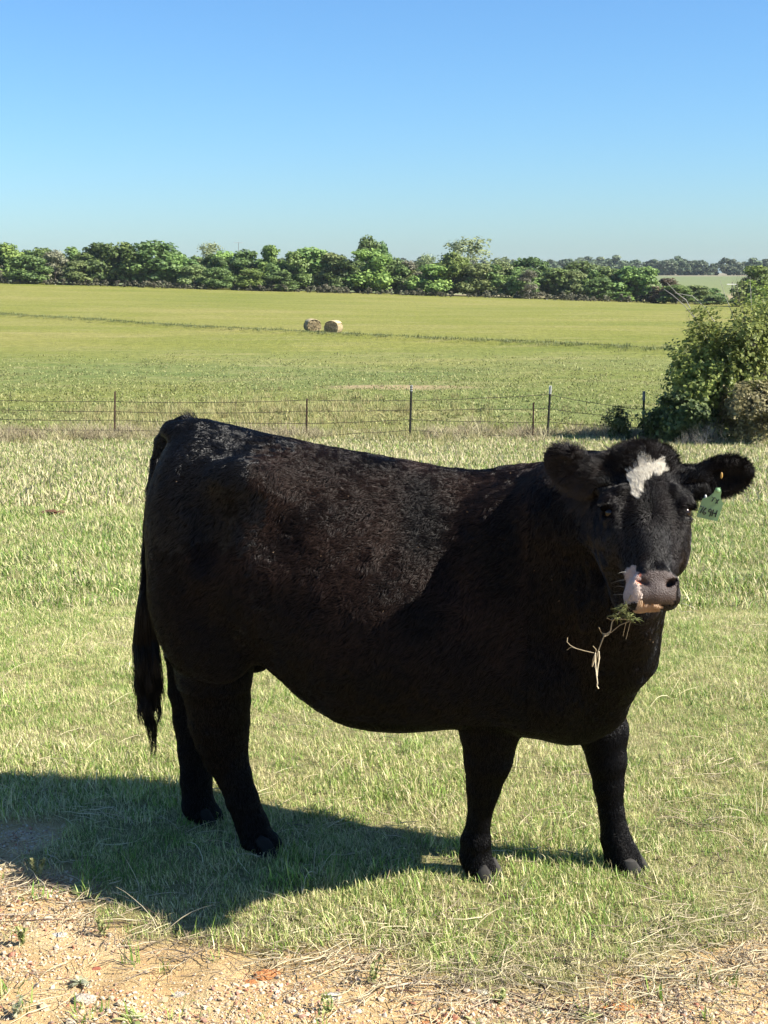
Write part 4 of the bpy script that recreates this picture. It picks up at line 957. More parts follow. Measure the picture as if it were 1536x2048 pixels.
# reddish hair on brisket
mk = main & (((FC - C0) @ AX) > .95) & (FC[:, 2] > .50) & (FC[:, 2] < .98) & (((FC - C0) @ LA) < .03)
P, N = sample(16000, mk * vis, 5); d_ = unit(-ZU + clump(P, 40, 7) - 0); d_ = unit(d_ - N * (d_ * N).sum(1)[:, None] + N * .35)
hair_obj('brisket_hair', P, d_, np.random.default_rng(6).uniform(.010, .02, len(P)), .0005, hairmat('reddish_hair', (.008, .003, .0025), (.15, .045, .027), .5, .15), np.random.default_rng(7).uniform(0, 1, len(P)) ** 2, bend=-N * .3, seed=8)
# flecks of dust and chaff caught in the coat
P, N = sample(34, main * (facing > .3) * (FC[:, 2] > .75), 61); d_ = unit(clump(P, 300, 62) + N * .2)
hair_obj('coat_fleck', P + N * .012, d_, np.random.default_rng(63).uniform(.002, .006, len(P)), .0005, HCH, np.random.default_rng(64).uniform(0, 1, len(P)), seed=65)
# face
fm = infl & ~nm_face & ~bm_face & ~lm_face & ~cm_face & ~eyem
P, N = sample(46000, fm * vis, 9); u_, v_, w_ = to_head(P)
rad_ = np.stack([u_ - .004, v_ - .185], -1); wgt = np.exp(-(rad_ ** 2).sum(1) / .008)[:, None]
fl = (HM * rad_[:, :1] + HH * rad_[:, 1:]) / (np.linalg.norm(rad_, axis=1, keepdims=True) + 1e-4) * wgt * 1.2 + (HH * (.55 + 0 * wgt)) * (1 - wgt) * np.sign(v_ - .1)[:, None] + HM * np.sign(u_)[:, None] * .35 * (1 - wgt)
fl = fl + clump(P, 60, 70) * .8; fl = unit(fl - N * (fl * N).sum(1)[:, None]); lf = .28 + .35 * (v_ < .22); fl = unit(fl + N * lf[:, None])
Ln = np.where(v_ < .24, .0135, .0095) * np.random.default_rng(10).uniform(.6, 1.25, len(P)); Ln = np.where(w_ < -.07, Ln * .6, Ln)
hair_obj('face_hair', P, fl, Ln, .00042, HF2, np.clip(vnoise(P, 30, 80) * .5 + np.where((u_ > .05) & (v_ > .2), .35, 0), 0, 1), bend=-N * .35, curl=.1, seed=11)
# topknot
tk = infl & (fv < .075) & (fw_ > -.12) & ~bm_face
P, N = sample(9000, tk * 1.0, 12); u_, v_, w_ = to_head(P); d_ = unit(N * .55 - HH * .55 + HM * (u_[:, None] * 9) + clump(P, 38, 90) * 1.3 + HN * .1)
hair_obj('topknot', P, d_, np.random.default_rng(13).uniform(.006, .019, len(P)), .00045, HB, np.random.default_rng(14).uniform(0, .35, len(P)), bend=HN * .25 - ZU * .15, curl=.15, seed=15)
# blaze
P, N = sample(6500, bm_face * 1.0, 16); u_, v_, w_ = to_head(P); d_ = unit(-HH * .9 + HM * np.tanh((u_ + .006) * 45)[:, None] * .55 + clump(P, 70, 95) * 1.9); d_ = unit(d_ - N * (d_ * N).sum(1)[:, None] + N * .35)
hair_obj('blaze', P, d_, np.random.default_rng(17).uniform(.012, .024, len(P)), .00050, HWm, np.random.default_rng(18).uniform(0, 1, len(P)), bend=-N * .2, curl=.15, seed=19)
# lip and chin hair
P, N = sample(3800, (lm_face) * 1.0, 20); d_ = unit(HH * .8 - HM * .3 + clump(P, 60, 97) * .5 + N * .35)
hair_obj('lip_hair', P, d_, np.full(len(P), .005), .0004, hairmat('lip_white_hair', (.48, .38, .32), (.74, .64, .56), .6, .2), np.random.default_rng(21).uniform(0, .8, len(P)), seed=22)
if cm_face.any():
    P, N = sample(1800, (cm_face) * 1.0, 23); d_ = unit(HH * .8 + clump(P, 60, 97) * .5 + N * .5)
    hair_obj('chin_hair', P, d_, np.full(len(P), .007), .0004, HCH, np.random.default_rng(24).uniform(0, 1, len(P)), seed=25)
# whiskers
rg = np.random.default_rng(26); rts = [hd(-.07, .34 + .018 * i, -.03 - .01 * i) for i in range(6)] + [hd(-.06, .45, -.05), hd(.07, .44, -.06), hd(.075, .42, -.05)]
dr = np.array([unit(HM * (-1 if (r_ - HP) @ HM < 0 else 1) + rg.normal(0, .25, 3)) for r_ in rts]); hair_obj('whisker', np.array(rts), dr, rg.uniform(.02, .05, len(rts)), .0004, hairmat('whisker_hair', (.25, .23, .2), (.35, .33, .3)), np.ones(len(rts)), bend=np.tile(-ZU * .2, (len(rts), 1)), seed=27)
# ear fringes
for (a, b_, ax, wd_, fc, L_), nm, ln, sd_ in ((EL, 'ear_hair', .028, 31), (ER, 'ear_hair', .016, 32)):
    q = (FC - a) @ ax; e1 = np.linalg.norm(FC - (a + b_) / 2, axis=1) < L_ * .72
    P, N = sample(11000, e1 & (q > .0), sd_); ql = ((P - a) @ ax) / L_; wl = ((P - a) @ wd_) / .05
    d_ = unit(ax * .75 + wd_ * wl[:, None] * .55 + N * .35 + clump(P, 55, sd_) * 1.0 + (ZU * -.45 if sd_ == 31 else 0))
    hair_obj(nm, P, d_, np.random.default_rng(sd_).uniform(.35, 1.1, len(P)) * ln * (.55 + .45 * np.abs(wl)), .00045, HF2 if sd_ == 31 else HB, np.random.default_rng(sd_ + 5).uniform(0, 1.0 if sd_ == 31 else .15, len(P)), bend=np.tile(-ZU * .15, (len(P), 1)), curl=.12, seed=sd_)  # left ear's light put into its brighter hair tint; right ear stays dark
# tail switch: long wavy locks hanging free
rg = np.random.default_rng(40); n_l = 24; PTS = []
cen = [(290, 1165), (289, 1225), (291, 1290), (295, 1350), (299, 1400), (302, 1450), (304, 1512)]
for k in range(n_l):
    off = (k + .5) / n_l * 2 - 1 + rg.uniform(-.15, .15); end = rg.uniform(.62, .90) + .10 * (abs(off) < .45); ph = rg.uniform(0, 6.28); fq = rg.uniform(14, 22); dd = rg.uniform(-.03, .03); am = rg.uniform(3, 8)
    for h_ in range(rg.integers(40, 110)):
        o2 = rg.normal(0, .16); e2 = end * rg.uniform(.80, 1.03); st = rg.uniform(0, .2); p3 = rg.normal(0, .5); pl_ = []
        for t in np.linspace(0, 1, 20):
            q = st + (e2 - st) * t; c = (np.interp(q * 6, range(7), [c_[0] for c_ in cen]), np.interp(q * 6, range(7), [c_[1] for c_ in cen]))
            wdt = np.interp(q, [0, .15, .35, .6, .85, 1], [8, 16, 26, 30, 21, 10]); wav = math.sin(fq * q + ph + p3 * .4) * am * sstep(.35, .75, q)
            pl_.append(at(c[0] + (off * .72 + o2 * (1 - .5 * sstep(.4, .8, q))) * wdt + wav, c[1], 4.39 + dd * wdt / 30 + .01 * math.cos(fq * q + p3)))
        PTS.append(pl_)
PTS = np.array(PTS); n = len(PTS); cu = bpy.data.hair_curves.new('tail_switch'); cu.add_curves([20] * n)
cu.attributes['position'].data.foreach_set('vector', (PTS - CL).astype(np.float32).ravel())
ra = cu.attributes.get('radius') or cu.attributes.new('radius', 'FLOAT', 'POINT'); ra.data.foreach_set('value', np.tile(np.linspace(1, .35, 20) * .0009, (n, 1)).astype(np.float32).ravel())
ta = cu.attributes.new('tint', 'FLOAT', 'CURVE'); ta.data.foreach_set('value', rg.uniform(0, 1, n).astype(np.float32)); cu.materials.append(HTL); link('tail_switch', cu, COW)
# tufts of hair standing along the tail head
P = []; rg = np.random.default_rng(44)
for (px, py, k, ln) in ((388, 836, 90, .045), (380, 838, 80, .04), (360, 850, 70, .028), (352, 856, 60, .03), (338, 868, 70, .03), (326, 885, 60, .02), (316, 902, 40, .02)):
    c = at(px, py + 8, 4.395)
    for q in range(k): P.append((c + rg.normal(0, .007, 3), unit(np.array([-.45, 0, 1]) + rg.normal(0, .28, 3)), ln * rg.uniform(.5, 1.1)))
hair_obj('tail_head_tuft', np.array([p[0] for p in P]), np.array([p[1] for p in P]), np.array([p[2] for p in P]), .0006, HTL, rg.uniform(0, 1, len(P)), bend=np.tile([-.3, 0, -.1], (len(P), 1)), seed=45)

# eyes
EYE, nt, b = new_mat('eye'); setin(b, Roughness=.10); b.inputs['Base Color'].default_value = (.010, .005, .003, 1); b.inputs['Specular IOR Level'].default_value = .35
LASH = hairmat('lash_hair', (.006, .005, .005), (.01, .01, .01))
def uvs(acc, c, r_, n=18, m_=12, sc=(1, 1, 1)):
    V = []
    for i in range(m_ + 1):
        for j in range(n): V.append([r_ * math.sin(math.pi * i / m_) * math.cos(6.28318 * j / n) * sc[0], r_ * math.sin(math.pi * i / m_) * math.sin(6.28318 * j / n) * sc[1], r_ * math.cos(math.pi * i / m_) * sc[2]])
    i = np.arange(m_)[:, None] * n; j = np.arange(n)[None]; acc.add(np.array(V) + c, np.stack([i + j, i + n + j, i + n + (j + 1) % n, i + (j + 1) % n], -1).reshape(-1, 4))
for sg in (-1, 1):
    acc = Acc(); uvs(acc, hd(sg * .0985, .173, -.040) - CL, .0165); ey = link('eye', acc.mesh('eye', EYE), COW)
    rg = np.random.default_rng(50 + sg); n = 60; t = rg.uniform(0, 1, n)[:, None]; rts = hd(sg * .092, .154, -.014) * (1 - t) + hd(sg * .122, .154, -.038) * t
    hair_obj('eyelash', rts, unit(HM * sg * .9 + HN * .6 + HH * .35 + rg.normal(0, .12, (n, 3))), rg.uniform(.014, .024, n), .0005, LASH, np.zeros(n), bend=np.tile(-HH * .2, (n, 1)), seed=51, parent=COW)
# hooves: two claws on each foot and dewclaws behind
HOOF = simple('hoof_horn', (.035, .032, .029), .8, .35, 30, .15, .002); HOOFD = simple('dark_hoof_horn', (.0035, .0033, .003), .9, .3, 30, .4, .002)
def hoof(cx, cy, yaw, mat):
    c_, s2 = math.cos(yaw), math.sin(yaw); f_ = np.array([c_, s2, 0]); l_ = np.array([-s2, c_, 0])
    for sg in (-1, 1):
        acc = Acc(); V = []; prof = [(-.004, 1.0), (.018, .93), (.038, .80), (.056, .60)]
        for z, k in prof:
            for a in np.linspace(0, 2 * math.pi, 14, endpoint=False):
                fx = math.cos(a) * (.052 if math.cos(a) > 0 else .040) * k + (.056 - z) * .22; fy = math.sin(a) * .026 * k * (1 - .35 * max(0, math.cos(a)) ** 2); V.append(np.array([cx, cy, 0]) + f_ * fx + l_ * (fy + sg * .027) + ZU * z)
        V.append(np.array([cx, cy, .068]) + l_ * sg * .027); i = np.arange(3)[:, None] * 14; j = np.arange(14)[None]
        b0 = len(V) - 1; acc.add(V, np.stack([i + j, i + (j + 1) % 14, i + 14 + (j + 1) % 14, i + 14 + j], -1).reshape(-1, 4)); acc.add(V, [[42 + q, 42 + (q + 1) % 14, b0] for q in range(14)])
        me = acc.mesh('hoof', mat); o = link('hoof', me, COW); me.transform(__import__('mathutils').Matrix.Translation(-Vector(CL)))
        a2 = Acc(); uvs(a2, np.array([cx, cy, .105]) - f_ * .045 + l_ * sg * .018 - CL, .017, 10, 8, (1, 1, 1.3)); link('dewclaw', a2.mesh('dewclaw', mat), COW)
for lg, yaw, m_ in ((LEG_NF, rad(-38), HOOF), (LEG_FF, rad(-28), HOOF), (LEG_NH, rad(-20), HOOFD), (LEG_FH, rad(-24), HOOFD)):
    p = lg[-1][0]; hoof(p[0] + .005, p[1], yaw, m_)
# the ear tag: a panel with a neck, hand written letters, and the button in the ear
TAG, nt, b = new_mat('tag_plastic'); b.inputs['Base Color'].default_value = (.24, .40, .20, 1); setin(b, Roughness=.4); trn = nd(nt, 'ShaderNodeBsdfTranslucent'); trn.inputs[0].default_value = (.24, .42, .16, 1); mx = nd(nt, 'ShaderNodeMixShader'); mx.inputs[0].default_value = .25
nt.links.new(b.outputs[0], mx.inputs[1]); nt.links.new(trn.outputs[0], mx.inputs[2]); nt.links.new(mx.outputs[0], nt.nodes['Material Output'].inputs['Surface'])
INK = simple('black_ink', (.008, .01, .012), .5, .1, 5); YEL = simple('yellow_button', (.30, .18, .05), .4, .1, 5)
D_T = 3.365
outl = [(1432, 976), (1441, 975), (1443, 984), (1441, 993), (1442, 1000), (1447, 1007), (1434.5, 1043), (1393, 1033.5), (1405, 998), (1419, 993), (1428, 985), (1430, 980)]
tagD = lambda px, py: D_T - .0004 * (px - 1420) * .5 + .00006 * (py - 1000)
acc = Acc(); fr_ = [at(a_, b_, tagD(a_, b_)) - CL for a_, b_ in outl]; bk = [p + np.array([.0, .0025, 0]) for p in fr_]; n = len(fr_); c = np.mean(fr_, 0)
me = bpy.data.meshes.new('ear_tag'); me.from_pydata([tuple(p) for p in fr_ + bk], [], [tuple(range(n))[::-1], tuple(range(n, 2 * n))] + [(i, (i + 1) % n, n + (i + 1) % n, n + i) for i in range(n)]); me.materials.append(TAG); me.update()
tg = link('ear_tag', me, COW); tg['label'] = 'green ear tag marked 7-X 769H'
TCX, TCY = 1419.0, 1012.0; ROT = rad(13.5)
def tagpt(x_, y_):      # x right, y down in the tag's own plane, photograph pixels
    px = TCX + x_ * math.cos(ROT) - y_ * math.sin(ROT) * 1.25; py = TCY + x_ * math.sin(ROT) + y_ * math.cos(ROT); return at(px, py, tagD(px, py) - .0012) - CL
GL = {'7': [[(0, 0), (5, -.5), (2.2, 8.5)]], '-': [[(0, 0), (3, 0)]], 'X': [[(0, 0), (4.5, 8)], [(5, -.5), (.3, 8.5)]],
      '6': [[(3.2, 0), (.9, 4), (.5, 7.5), (2.6, 9.2), (4.6, 7.4), (3.8, 5.3), (1.2, 6.2)]], '9': [[(5, 1.6), (3.2, 0), (1, 1.8), (1.5, 4.4), (3.6, 4.3), (4.8, 2), (4.8, 5), (4.3, 10)]], 'H': [[(0, 0), (.2, 9)], [(5, -.3), (5, 9)], [(.2, 4.8), (5, 4.3)]]}
def write(chars, x0, y0, k, adv, r_):
    for ch in chars:
        acc = Acc()
        for stt in GL[ch]: tube(acc, [tagpt(x0 + a_ * k, y0 + b_ * k) for a_, b_ in stt], r_ * 1.35, 5)
        if ch != ' ': link('lettering', acc.mesh('lettering', INK), tg)
        x0 += adv[ch] * k if isinstance(adv, dict) else adv * k
ADV = {'7': 5.2, '-': 4.2, 'X': 6, '6': 6.3, '9': 6.8, 'H': 6}
write('7-', -.5, -18, 1.0, ADV, .0009); write('X', 9.5, -16.5, 1.05, ADV, .0009)
write('769H', -17.5, 5, 1.50, ADV, .0011)
acc = Acc(); uvs(acc, at(1436, 981, 3.357) - CL, .0062, 12, 8, (1, .5, 1)); link('tag_button', acc.mesh('tag_button', TAG), COW)
acc = Acc(); uvs(acc, at(1443, 951, 3.387) - CL, .0058, 12, 8, (.6, .5, 1.5)); link('ear_button', acc.mesh('ear_button', YEL), COW)
acc = Acc(); uvs(acc, at(1411, 994, 3.38) - CL, .005, 10, 6, (.7, .7, 1.3)); link('tag_pin', acc.mesh('tag_pin', simple('white_pin', (.55, .55, .5), .4, .1, 5)), COW)

# ------------------------------------------------------------------ the sprig hanging from the cow's mouth
STEM = simple('sprig_stem', (.30, .24, .15), .7, .3, 60); STEMW = simple('sprig_root', (.66, .58, .42), .7, .15, 60); SPG = leafmat('sprig_green', (.10, .13, .04), (.24, .26, .10), .2)
sD = 3.235; so = at(1240, 1210, sD); spr = empty('grass_sprig', so, 'uprooted sprig of dry grass with pale roots dangling from the mouth of the cow', 'grass sprig')
def spx(L, D=sD): return [at(a_, b_, D + dz) - so for (a_, b_), dz in zip(L, np.linspace(0, .02, len(L)))]
acc = Acc()
for L, r_ in (([(1262, 1190), (1250, 1212), (1232, 1232), (1224, 1245), (1221, 1262), (1208, 1272), (1203, 1285), (1197, 1300), (1193, 1315), (1190, 1335)], .0015), ([(1222, 1240), (1240, 1238), (1262, 1240), (1258, 1243), (1240, 1250), (1222, 1265), (1205, 1270)], .0009), ([(1262, 1240), (1252, 1278)], .0007),
              ([(1252, 1245), (1246, 1272)], .0007), ([(1198, 1255), (1203, 1266), (1215, 1268)], .0010), ([(1188, 1306), (1170, 1302), (1152, 1297), (1141, 1291), (1134, 1284), (1135, 1275)], .0010), ([(1152, 1297), (1142, 1294), (1134, 1300)], .0007), ([(1214, 1236), (1222, 1240), (1229, 1232)], .0008),
              ([(1209, 1273), (1218, 1269), (1223, 1258)], .0008), ([(1186, 1292), (1192, 1299), (1190, 1310)], .0010), ([(1193, 1300), (1186, 1318), (1184, 1333)], .0009), ([(1197, 1303), (1200, 1315), (1195, 1330)], .0009)):
    tube(acc, spx(L), r_, 5)
link('stem', acc.mesh('stem', STEM), spr)
acc = Acc()
for L, r_ in (([(1191, 1306), (1190, 1320), (1192, 1340), (1194, 1358), (1195, 1366), (1194, 1372), (1197, 1377)], .0014), ([(1198, 1303), (1198, 1320), (1195, 1338), (1194, 1352)], .0014), ([(1190, 1310), (1188, 1322), (1185, 1333)], .0012)): tube(acc, spx(L), r_, 5)
link('root', acc.mesh('root', STEMW), spr)
acc = Acc(); rg = np.random.default_rng(60)
for (cx, cy, k) in ((1244, 1220, 26), (1258, 1230, 22), (1268, 1238, 12), (1234, 1234, 12), (1250, 1212, 14)):
    for q in range(k):
        a = rg.uniform(-.6, 3.6); L = rg.uniform(9, 24); tube(acc, spx([(cx + rg.normal(0, 4), cy + rg.normal(0, 4)), (cx + math.cos(a) * L * .6, cy + math.sin(a) * L * .5 * .8 - 2), (cx + math.cos(a) * L, cy + math.sin(a) * L * .7)], sD - .01), [.0010, .0008, .0003], 4, rg.uniform(0, 1))
link('blades', acc.mesh('blades', SPG), spr)
acc = Acc()
for q in range(42):
    c = at(340 + rg.normal(0, 7) , 957 + rg.normal(0, 8), 4.30); dr = unit(rg.normal(0, 1, 3)) ; tube(acc, [c, c + dr * .012 + (0, -.004, 0), c + dr * .02], .0009, 3, rg.uniform(0, 1))
tag(link('hay_crumbs', acc.mesh('hay_crumbs', STRAW)), 'bits of golden hay stuck in the coat on the hip of the cow', 'hay', kind='stuff')

# ------------------------------------------------------------------ track: pebbles, stones, twigs, dry stems, small weeds
def rock_mesh(seed, mat, sub=2, rough=.22, name='stone'):
    import bmesh
    bm = bmesh.new(); bmesh.ops.create_icosphere(bm, subdivisions=sub, radius=1.0); V = np.array([v.co[:] for v in bm.verts]); F = [[v.index for v in f.verts] for f in bm.faces]; bm.free()
    r = np.random.default_rng(seed); k = 1 + (vnoise(V + seed * 7.7, 1.3, seed) - .5) * rough * 2.6 + (vnoise(V + seed * 3.1, 3.5, seed + 1) - .5) * rough
    for q in range(4):      # knock flat facets
        n = unit(r.normal(0, 1, 3)); d = V @ n; V = V - np.outer(np.maximum(d - r.uniform(.55, .8), 0), n) * .85
    return mesh_np(name, V * k[:, None], np.array(F), mat, False)
def stonemat(name, a, b_, c_):
    m, nt, b = new_mat(name); oi = nd(nt, 'ShaderNodeObjectInfo'); f = noise(nt, 5, 4, .6, nd(nt, 'ShaderNodeTexCoord').outputs['Object'])
    col = ramp(nt, oi.outputs['Random'], [(0, a), (.45, b_), (.75, c_), (1, a)]); v = ramp(nt, f, [(.3, (.75, .72, .70)), (.7, (1.15, 1.12, 1.1))])
    nt.links.new(mixc(nt, 1.0, col, v, 'MULTIPLY'), b.inputs['Base Color']); setin(b, Roughness=.85); return m
PEB = stonemat('pebble', (.53, .45, .33), (.45, .33, .20), (.50, .41, .31)); PEB2 = stonemat('pebble_red', (.30, .12, .07), (.38, .24, .14), (.22, .16, .13))
peb = [proto('pebble', rock_mesh(i, PEB, 1)) for i in range(4)] + [proto('pebble', rock_mesh(9, PEB2, 1))]
x, y, r = pts_in(2.7, 4.4, 20000, 1.4, 70, .5); d = dirtness(x, y); g = n2(x, y, 2.3, 71) * .7 + n2(x, y, 8, 72) * .3; w = np.clip((g - .30) * 1.9 + .45 * sstep(3.55, 3.1, y), .05, 1)
keep = (r.uniform(size=len(x)) < w * d); x, y = x[keep], y[keep]; n = len(x); s = .0018 * np.exp(np.abs(r.normal(0, .60, n)) * 1.0); s = np.minimum(s, .014)
scatter('gravel', np.c_[x, y, T(x, y) - .012 + (n2(x, y, 9, 31) - .5) * .022 + (n2(x, y, 2.2, 32) - .5) * .03 + s * .25], np.c_[r.normal(0, .4, (n, 2)), r.uniform(0, 6.28, n)], np.c_[s * r.uniform(1, 1.6, n), s, s * r.uniform(.45, .8, n)], np.where(r.uniform(size=n) < .05, 4, r.integers(0, 4, n)), peb, 'pale and rusty pebbles strewn over the sandy track')
print('gravel', n)
# dry litter stems lying flat along the edge of the turf
lit = []
for i in range(5):
    rr = np.random.default_rng(110 + i); acc = Acc()
    for q in range(9):
        a = rr.uniform(0, 6.28); L = rr.uniform(.03, .11); p = np.array([rr.normal(0, .04), rr.normal(0, .04), rr.uniform(.002, .012)]); P = [p]
        for s_i in range(4): a += rr.normal(0, .25); P.append(P[-1] + np.array([math.cos(a), math.sin(a), rr.normal(.02, .08)]) * L / 4)
        tube(acc, P, np.array([1, 1, .8, .6, .3]) * rr.uniform(.0006, .0014), 4, rr.uniform(0, 1), False)
    lit.append(proto('litter', acc.mesh('litter', STRAW)))
DKLIT = leafmat('old_litter', (.10, .07, .05), (.30, .24, .17), .1)
for i in range(2):
    o_ = proto('litter', lit[i].data.copy()); o_.data.materials.clear(); o_.data.materials.append(DKLIT); lit.append(o_)
x, y, r = pts_in(2.7, 4.9, 420, 1.4, 73, .5); e = np.interp(x, _e[:, 0], _e[:, 1]); dd = e - y
lf_ = sstep(-.1, -.7, x); w = np.exp(-((dd - .10) / (.20 - .12 * lf_)) ** 2) * (1 - .3 * lf_) + .05 * (dd > 0) + .10 + .45 * (n2(x, y, 1.7, 75) > .62) * (dd > 0) * (1 - lf_); keep = (r.uniform(size=len(x)) < np.clip(w, 0, 1)); x, y = x[keep], y[keep]
do_scatter('litter', x, y, r, lit, .7, 1.5, 'dry broken grass stems lying on the edge of the track', .08, .001)
# sparse green sprouts on the track
sp_t = [tuft(120 + i, 9, .02, .02, .06, .0035, .25, .7, GRASS) for i in range(3)]
x, y, r = pts_in(2.7, 4.2, 60, 1.4, 76, .5); d = dirtness(x, y); keep = (d > .5) & (n2(x, y, 3.1, 77) > .47); x, y = x[keep], y[keep]
do_scatter('grass', x, y, r, sp_t, .6, 1.5, 'sparse green sprouts coming up through the gravel', .1, -.008)
# long pale runners and seed stalks standing above the turf
runp = []
for i in range(4):
    rr = np.random.default_rng(130 + i); acc = Acc()
    for q in range(3):
        a = rr.uniform(0, 6.28); L = rr.uniform(.10, .22); dr = unit([math.cos(a), math.sin(a), rr.uniform(.3, 1.2)]); P = [np.array([rr.normal(0, .02), rr.normal(0, .02), 0])]
        for s_i in range(5): dr = unit(dr + [0, 0, -.16] + rr.normal(0, .08, 3)); P.append(P[-1] + dr * L / 5)
        tube(acc, P, np.array([1, .9, .8, .7, .5, .3]) * .0014, 4, rr.uniform(0, 1), False)
    runp.append(proto('stalk', acc.mesh('stalk', STRAW)))
x, y, r = pts_in(3.1, 9.0, 14, 1.3, 78); k = dirtness(x, y) < .5; x, y = x[k], y[k]
do_scatter('grass', x, y, r, runp, .6, 1.2, 'pale dry grass stalks leaning over the turf')

# single stones
RK = {'white': simple('white_stone', (.60, .56, .49), .85, .18, 3, .2, .03), 'pale': simple('pale_stone', (.53, .46, .37), .85, .2, 3, .2, .03), 'rust': simple('rust_stone', (.50, .21, .08), .9, .22, 4, .2, .02), 'pink': simple('pink_stone', (.55, .38, .32), .85, .15, 4), 'grey': simple('grey_stone', (.22, .19, .17), .85, .2, 4), 'red': simple('red_stone', (.26, .085, .05), .85, .2, 4)}
STONES = [
 (622, 1992, 36, 15, 'pale', 'long pale flat stone at the bottom centre of the gravel, left of a pair'), (662, 1990, 25, 19, 'white', 'whitish rounded stone with dark notch, right of the pair at bottom centre'),
 (533, 1944, 30, 13, 'rust', 'large orange brown flat stone in the gravel below the turf edge'), (497, 1959, 17, 9, 'rust', 'small orange stone just left below the large orange brown one'),
 (960, 1980, 19, 17, 'white', 'white chipped stone on the sand below the front hooves'), (984, 1985, 14, 10, 'white', 'small white stone touching the right of the white chipped one'),
 (1092, 2018, 15, 9, 'white', 'thin white stone flake near the bottom beside the dark twigs'), (858, 1922, 9, 7, 'white', 'little white pebble at the turf edge left of the white chipped stone'),
 (118, 1865, 17, 8, 'white', 'flat whitish stone on the left part of the sandy track'), (66, 1884, 11, 4, 'grey', 'dark purplish flat stone at the left below the whitish one'),
 (415, 1966, 9, 10, 'white', 'small bright white stone left of the orange stones'), (583, 1941, 12, 8, 'pale', 'pale stone touching the right of the large orange brown stone'),
 (571, 1953, 13, 9, 'pink', 'pinkish stone right below the large orange brown stone'), (193, 1932, 10, 5, 'red', 'small dark red stone in the left gravel'), (1238, 2010, 30, 9, 'rust', 'orange flat stone sunk in sand at the bottom right'),
 (100, 1938, 14, 7, 'pale', 'pale low stone left of the small dark red stone'), (170, 1990, 24, 17, 'pale', 'pale crusty stone under the grey leafed weed at bottom left'), (360, 1985, 20, 9, 'pale', 'pale flat stone in the middle of the left gravel'), (30, 1950, 14, 6, 'grey', 'dark clod at the far left of the gravel'),
 (853, 2042, 22, 6, 'rust', 'orange brown flat stone cut by the bottom edge of the photo'),
]
for i, (px, py, rx, ry, m_, lab) in enumerate(STONES):
    p = onground(px, py + ry * .3, -.005); sx = rpx(p, rx); sz = rpx(p, ry) * .62
    o = link('stone', rock_mesh(200 + i, RK[m_], 3, .16), None, (p[0], p[1], float(T(p[0], p[1])) + sz * .30 - .012)); o.scale = (sx, sx * .62 if rx > ry * 1.6 else sx * .8, sz); tag(o, lab, 'stone', 'loose stones on the sandy track')
# twigs
TW = simple('dark_twig', (.105, .06, .045), .85, .3, 30); TWP = simple('pale_twig', (.50, .42, .31), .8, .2, 30)
TWIGS = [
 ([(1020, 1985), (1040, 1996), (1075, 2010), (1110, 2020), (1160, 2025), (1205, 2040)], 3.0, TW, 'dark forked twig lying across the sand at the bottom right of centre', [[(1075, 2010), (1090, 1985), (1082, 1968)], [(1110, 2020), (1140, 2008), (1125, 1992)]]),
 ([(1240, 2045), (1210, 2030), (1150, 2012), (1100, 1990), (1086, 1970)], 2.0, TW, 'thin dark curved twig beside the forked one at the bottom', [[(1210, 2030), (1235, 2000), (1240, 1985)]]),
 ([(770, 1975), (820, 1968), (870, 1966), (925, 1964)], 2.4, TWP, 'pale straight twig on the sand left of the white chipped stone', []),
 ([(790, 1978), (850, 1985), (910, 1984)], 1.6, TW, 'thin dark twig right under the pale straight one', []),
 ([(826, 1950), (850, 1958), (880, 1970), (888, 1976)], 1.5, TWP, 'short curved pale twig above the pale straight one', []),
 ([(985, 1955), (1010, 1948), (1040, 1946), (1075, 1951), (1105, 1942), (1120, 1932)], 1.9, TWP, 'long arched pale stem at the turf edge below the far front hoof', []),
 ([(546, 1877), (556, 1890), (570, 1907)], 1.8, TW, 'short dark stick at the turf edge above the orange brown stone', []),
 ([(0, 1826), (60, 1829), (150, 1828), (250, 1831)], 1.3, TWP, 'long thin straw lying level across the left sand', []),
 ([(0, 1841), (80, 1840), (170, 1838), (260, 1834)], 1.3, TW, 'second long brown straw just below the level one on the left', []),
 ([(195, 1797), (215, 1803), (240, 1812), (262, 1820)], 2.2, TWP, 'whitish stalk along the shadow edge at the left', []),
 ([(252, 1802), (272, 1806), (295, 1807)], 1.8, TWP, 'short whitish stalk right of the longer one on the shadow edge', []),
 ([(500, 1975), (465, 1983), (440, 1988)], 1.2, TW, 'thin dark stick in the gravel below the orange stones', []),
 ([(745, 1970), (800, 1958), (840, 1952)], 1.2, TWP, 'fine pale stem touching the left end of the pale straight twig', []),
 ([(1150, 1955), (1190, 1966), (1240, 1970), (1300, 1962)], 1.5, TW, 'dark thin twig along the turf edge on the right', []),
 ([(828, 2025), (855, 2035), (885, 2040)], 2.0, TW, 'dark crooked stick near the bottom edge left of centre', []),
]
for L, w_, m_, lab, br in TWIGS:
    P = [onground(a_, b_, 0) for a_, b_ in L]; o0 = P[0].copy(); r_ = rpx(o0, w_); acc = Acc()
    def G3(p, k): return p - o0 + (0, 0, float(T(p[0], p[1])) + r_ * .8 - .004 + .004 * math.sin(k * 2.1))
    tube(acc, [G3(p, k) for k, p in enumerate(P)], np.linspace(r_, r_ * .5, len(P)), 6)
    for b_ in br: tube(acc, [G3(onground(*q, 0), k) + (0, 0, .003 * k) for k, q in enumerate(b_)], np.linspace(r_ * .6, r_ * .25, len(b_)), 5)
    tag(link('twig', acc.mesh('twig', m_), None, tuple(o0)), lab, 'twig', 'twigs and stems lying on the track')
